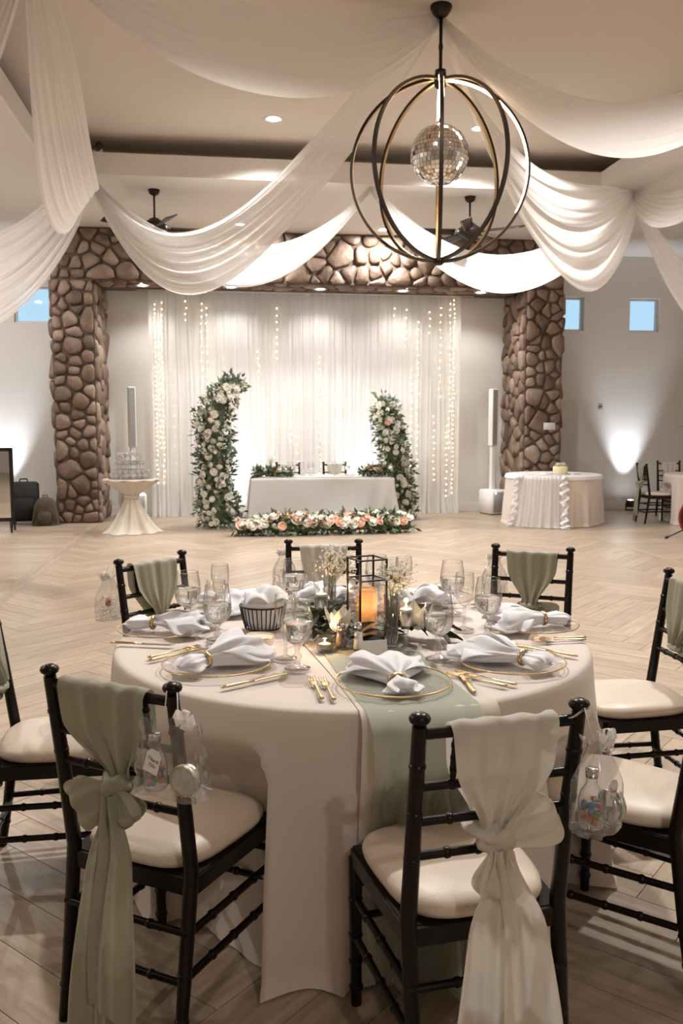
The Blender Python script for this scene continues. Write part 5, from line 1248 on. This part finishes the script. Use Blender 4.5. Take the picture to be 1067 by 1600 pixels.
# ------------------------------------------------------------------ things by the far wall
mi = thing('standing_mirror', 'black framed mirror on short legs beside the suitcase', 'mirror', (-3.30, 12.55, 0), 0.10)
fw_, fh = 0.70, 0.98
for z in (0.19, 0.19+fh): obj('frame_rail', MB().box((0, 0, z), (fw_, .04, .05)), 'black', mi, False)
for s_ in (-1, 1):
    obj('frame_stile', MB().box((s_*(fw_/2-.025), 0, .19+fh/2), (.05, .04, fh)), 'black', mi, False); obj('foot', MB().tube([(s_*.30, 0, .17), (s_*.30, 0, .10), (s_*.30, 0, 0)], [.02, .022, .012], 10), 'black', mi)
    obj('back_leg', MB().tube([(s_*.30, .02, .9), (s_*.30, .34, 0)], .013, 8), 'black', mi)
obj('glass', MB().box((0, .0, .19+fh/2), (fw_-.09, .012, fh-.04)), 'looking', mi, False)
su = thing('suitcase', 'black upright suitcase between the mirror and the backpack', 'suitcase', (-3.08, 13.75, 0), 0.05)
obj('shell', MB().box((0, 0, .345), (.42, .26, .60), 0, .035), 'black_fabric', su); obj('handle', MB().tube([(-.06, 0, .64), (-.05, 0, .69), (.05, 0, .69), (.06, 0, .64)], .012, 8), 'black', su)
obj('front_pocket', MB().box((0, -.14, .25), (.34, .035, .34), 0, .015), 'black_fabric', su)
for sx in (-1, 1):
    for sy in (-1, 1): obj('wheel', MB().tube([(sx*.16-.015, sy*.09, .025), (sx*.16+.015, sy*.09, .025)], .025, 12), 'black', su)
bp = thing('backpack', 'olive canvas backpack leaning by the stone pillar', 'backpack', (-2.72, 13.50, 0), 0.1)
def bpk(u, v):
    a = 2*PI*u; e = .6; c, s = math.cos(a), math.sin(a); x = math.copysign(abs(c)**e, c); y = math.copysign(abs(s)**e, s)
    w = lerp(.20, .13, v**1.6)*math.sqrt(max(0, 1-(max(0, v-.72)/.28)**2.4)); d = lerp(.13, .08, v)*math.sqrt(max(0.0, 1-(max(0, v-.72)/.28)**2.4)); return (x*w, y*d+.03*v, .002+v*.43)
obj('body', MB().grid(bpk, 32, 20, True), 'olive', bp); obj('front_pocket', MB().box((0, -.135, .13), (.24, .06, .20), 0, .03), 'olive', bp)
obj('grab_loop', MB().tube([(-.04, .03, .41), (-.03, .03, .455), (.03, .03, .455), (.04, .03, .41)], .008, 8), 'olive', bp)
for s_ in (-1, 1): obj('side_strap', MB().tube([(s_*.10, -.09, .38), (s_*.16, -.11, .20), (s_*.17, -.10, .04)], .010, 6, flat=.5), 'olive', bp)
wp = tag(obj('switch_plate', MB().box((0, 0, 0), (.20, .012, .115), 0, .004), 'white_plastic', loc=(at_y(858, 666, PY-.075).x, PY-.082, at_y(858, 666, PY-.075).z)), 'white switch plate on the stone pillar above the cake table', 'switch plate')
tag(obj('outlet_plate', MB().box((0, 0, 0), (.075, .008, .075), 0, .003), 'grille', loc=(at_y(938, 637, YB).x, YB-.004, at_y(938, 637, YB).z)), 'small grey sensor plate on the wall near the uplight', 'wall plate')
tag(obj('switch_plate', MB().box((0, 0, 0), (.12, .008, .12), 0, .003), 'white_plastic', loc=(at_y(1064, 661, YB).x, YB-.004, at_y(1064, 661, YB).z)), 'white switch plate on the wall above the guest table', 'switch plate')

# ------------------------------------------------------------------ guest table at the side, drum
gt = (7.50, 12.45); GR = 0.76
t = thing('round_table', 'round table under the pale cloth beside the uplit wall', 'table', (*gt, 0))
obj('tabletop', MB().lathe([(GR-.03, .725), (GR-.02, .735), (GR-.03, .752)], 40), 'underfloor', t)
for sx in (-1, 1):
    for sy in (-1, 1): obj('leg', MB().tube([(sx*.4, sy*.36, 0), (sx*.4, sy*.36, .73)], .014, 8), 'steel', t)
_save = CHPOS; CHPOS = [((6.62, 12.62), -4.0)]
_tc = TC; TC = Vector(gt)
round_cloth('tablecloth', GR, .756, 'blush', 25, 12, .05, 'blush floor-length cloth on the guest table by the uplit wall', 'tablecloth', (*gt, 0), push=True)
TC = _tc; CHPOS = _save
place_chair((6.62, 12.62), -4, 'mahogany chair in profile with sage sash at the guest table', 'chairs at the guest table')
s_ = make_sash('sage', 95, 0, 'sage sash hanging behind the chair seen in profile'); s_.location = (6.62, 12.62, 0); s_.rotation_euler = (0, 0, math.radians(-94))
p = from_back(7.30, 13.55, -100); place_chair(p, -100, 'mahogany chair against the uplit wall at the guest table', 'chairs at the guest table')
s_ = make_sash('ivory_sash', 96, 1, 'ivory sash on the chair against the uplit wall'); s_.location = (*p, 0); s_.rotation_euler = (0, 0, math.radians(-190))
put(charger0, Vector((7.2, 12.2, .757)), 0, 'clear charger with gold rim on the guest table', 'glass chargers')
dr = thing('bass_drum', 'dark bass drum with red hoop at the edge of the dance floor', 'drum', (6.30, 10.75, .29), -0.55)
obj('shell', MB().lathe([(0.262, -.20), (.262, .20)], 40, cap0=False, cap1=False).xf(Matrix.Rotation(PI/2, 4, 'X')), 'red', dr)
for s_ in (-1, 1):
    obj('hoop', MB().torus((0, s_*.21, 0), .272, .018, 48, 8, 'Y', 1.4), 'red', dr); obj('drum_head', MB().lathe([(0.262, 0), (.0001, .004)], 40, cap0=False).xf(Matrix.Rotation(PI/2*s_, 4, 'X')), 'drumskin', dr, loc=(0, -s_*.20, 0))
    obj('spur', MB().tube([(s_*.20, -.16, -.16), (s_*.42, -.26, -.27)], .009, 8).tube([(s_*.405, -.253, -.262), (s_*.44, -.268, -.279)], .017, 8), 'black', dr)
for k in range(8):
    a = 2*PI*k/8+.2; obj('lug', MB().tube([(.278*math.cos(a), -.20, .278*math.sin(a)), (.278*math.cos(a), .20, .278*math.sin(a))], .006, 6), 'steel', dr)
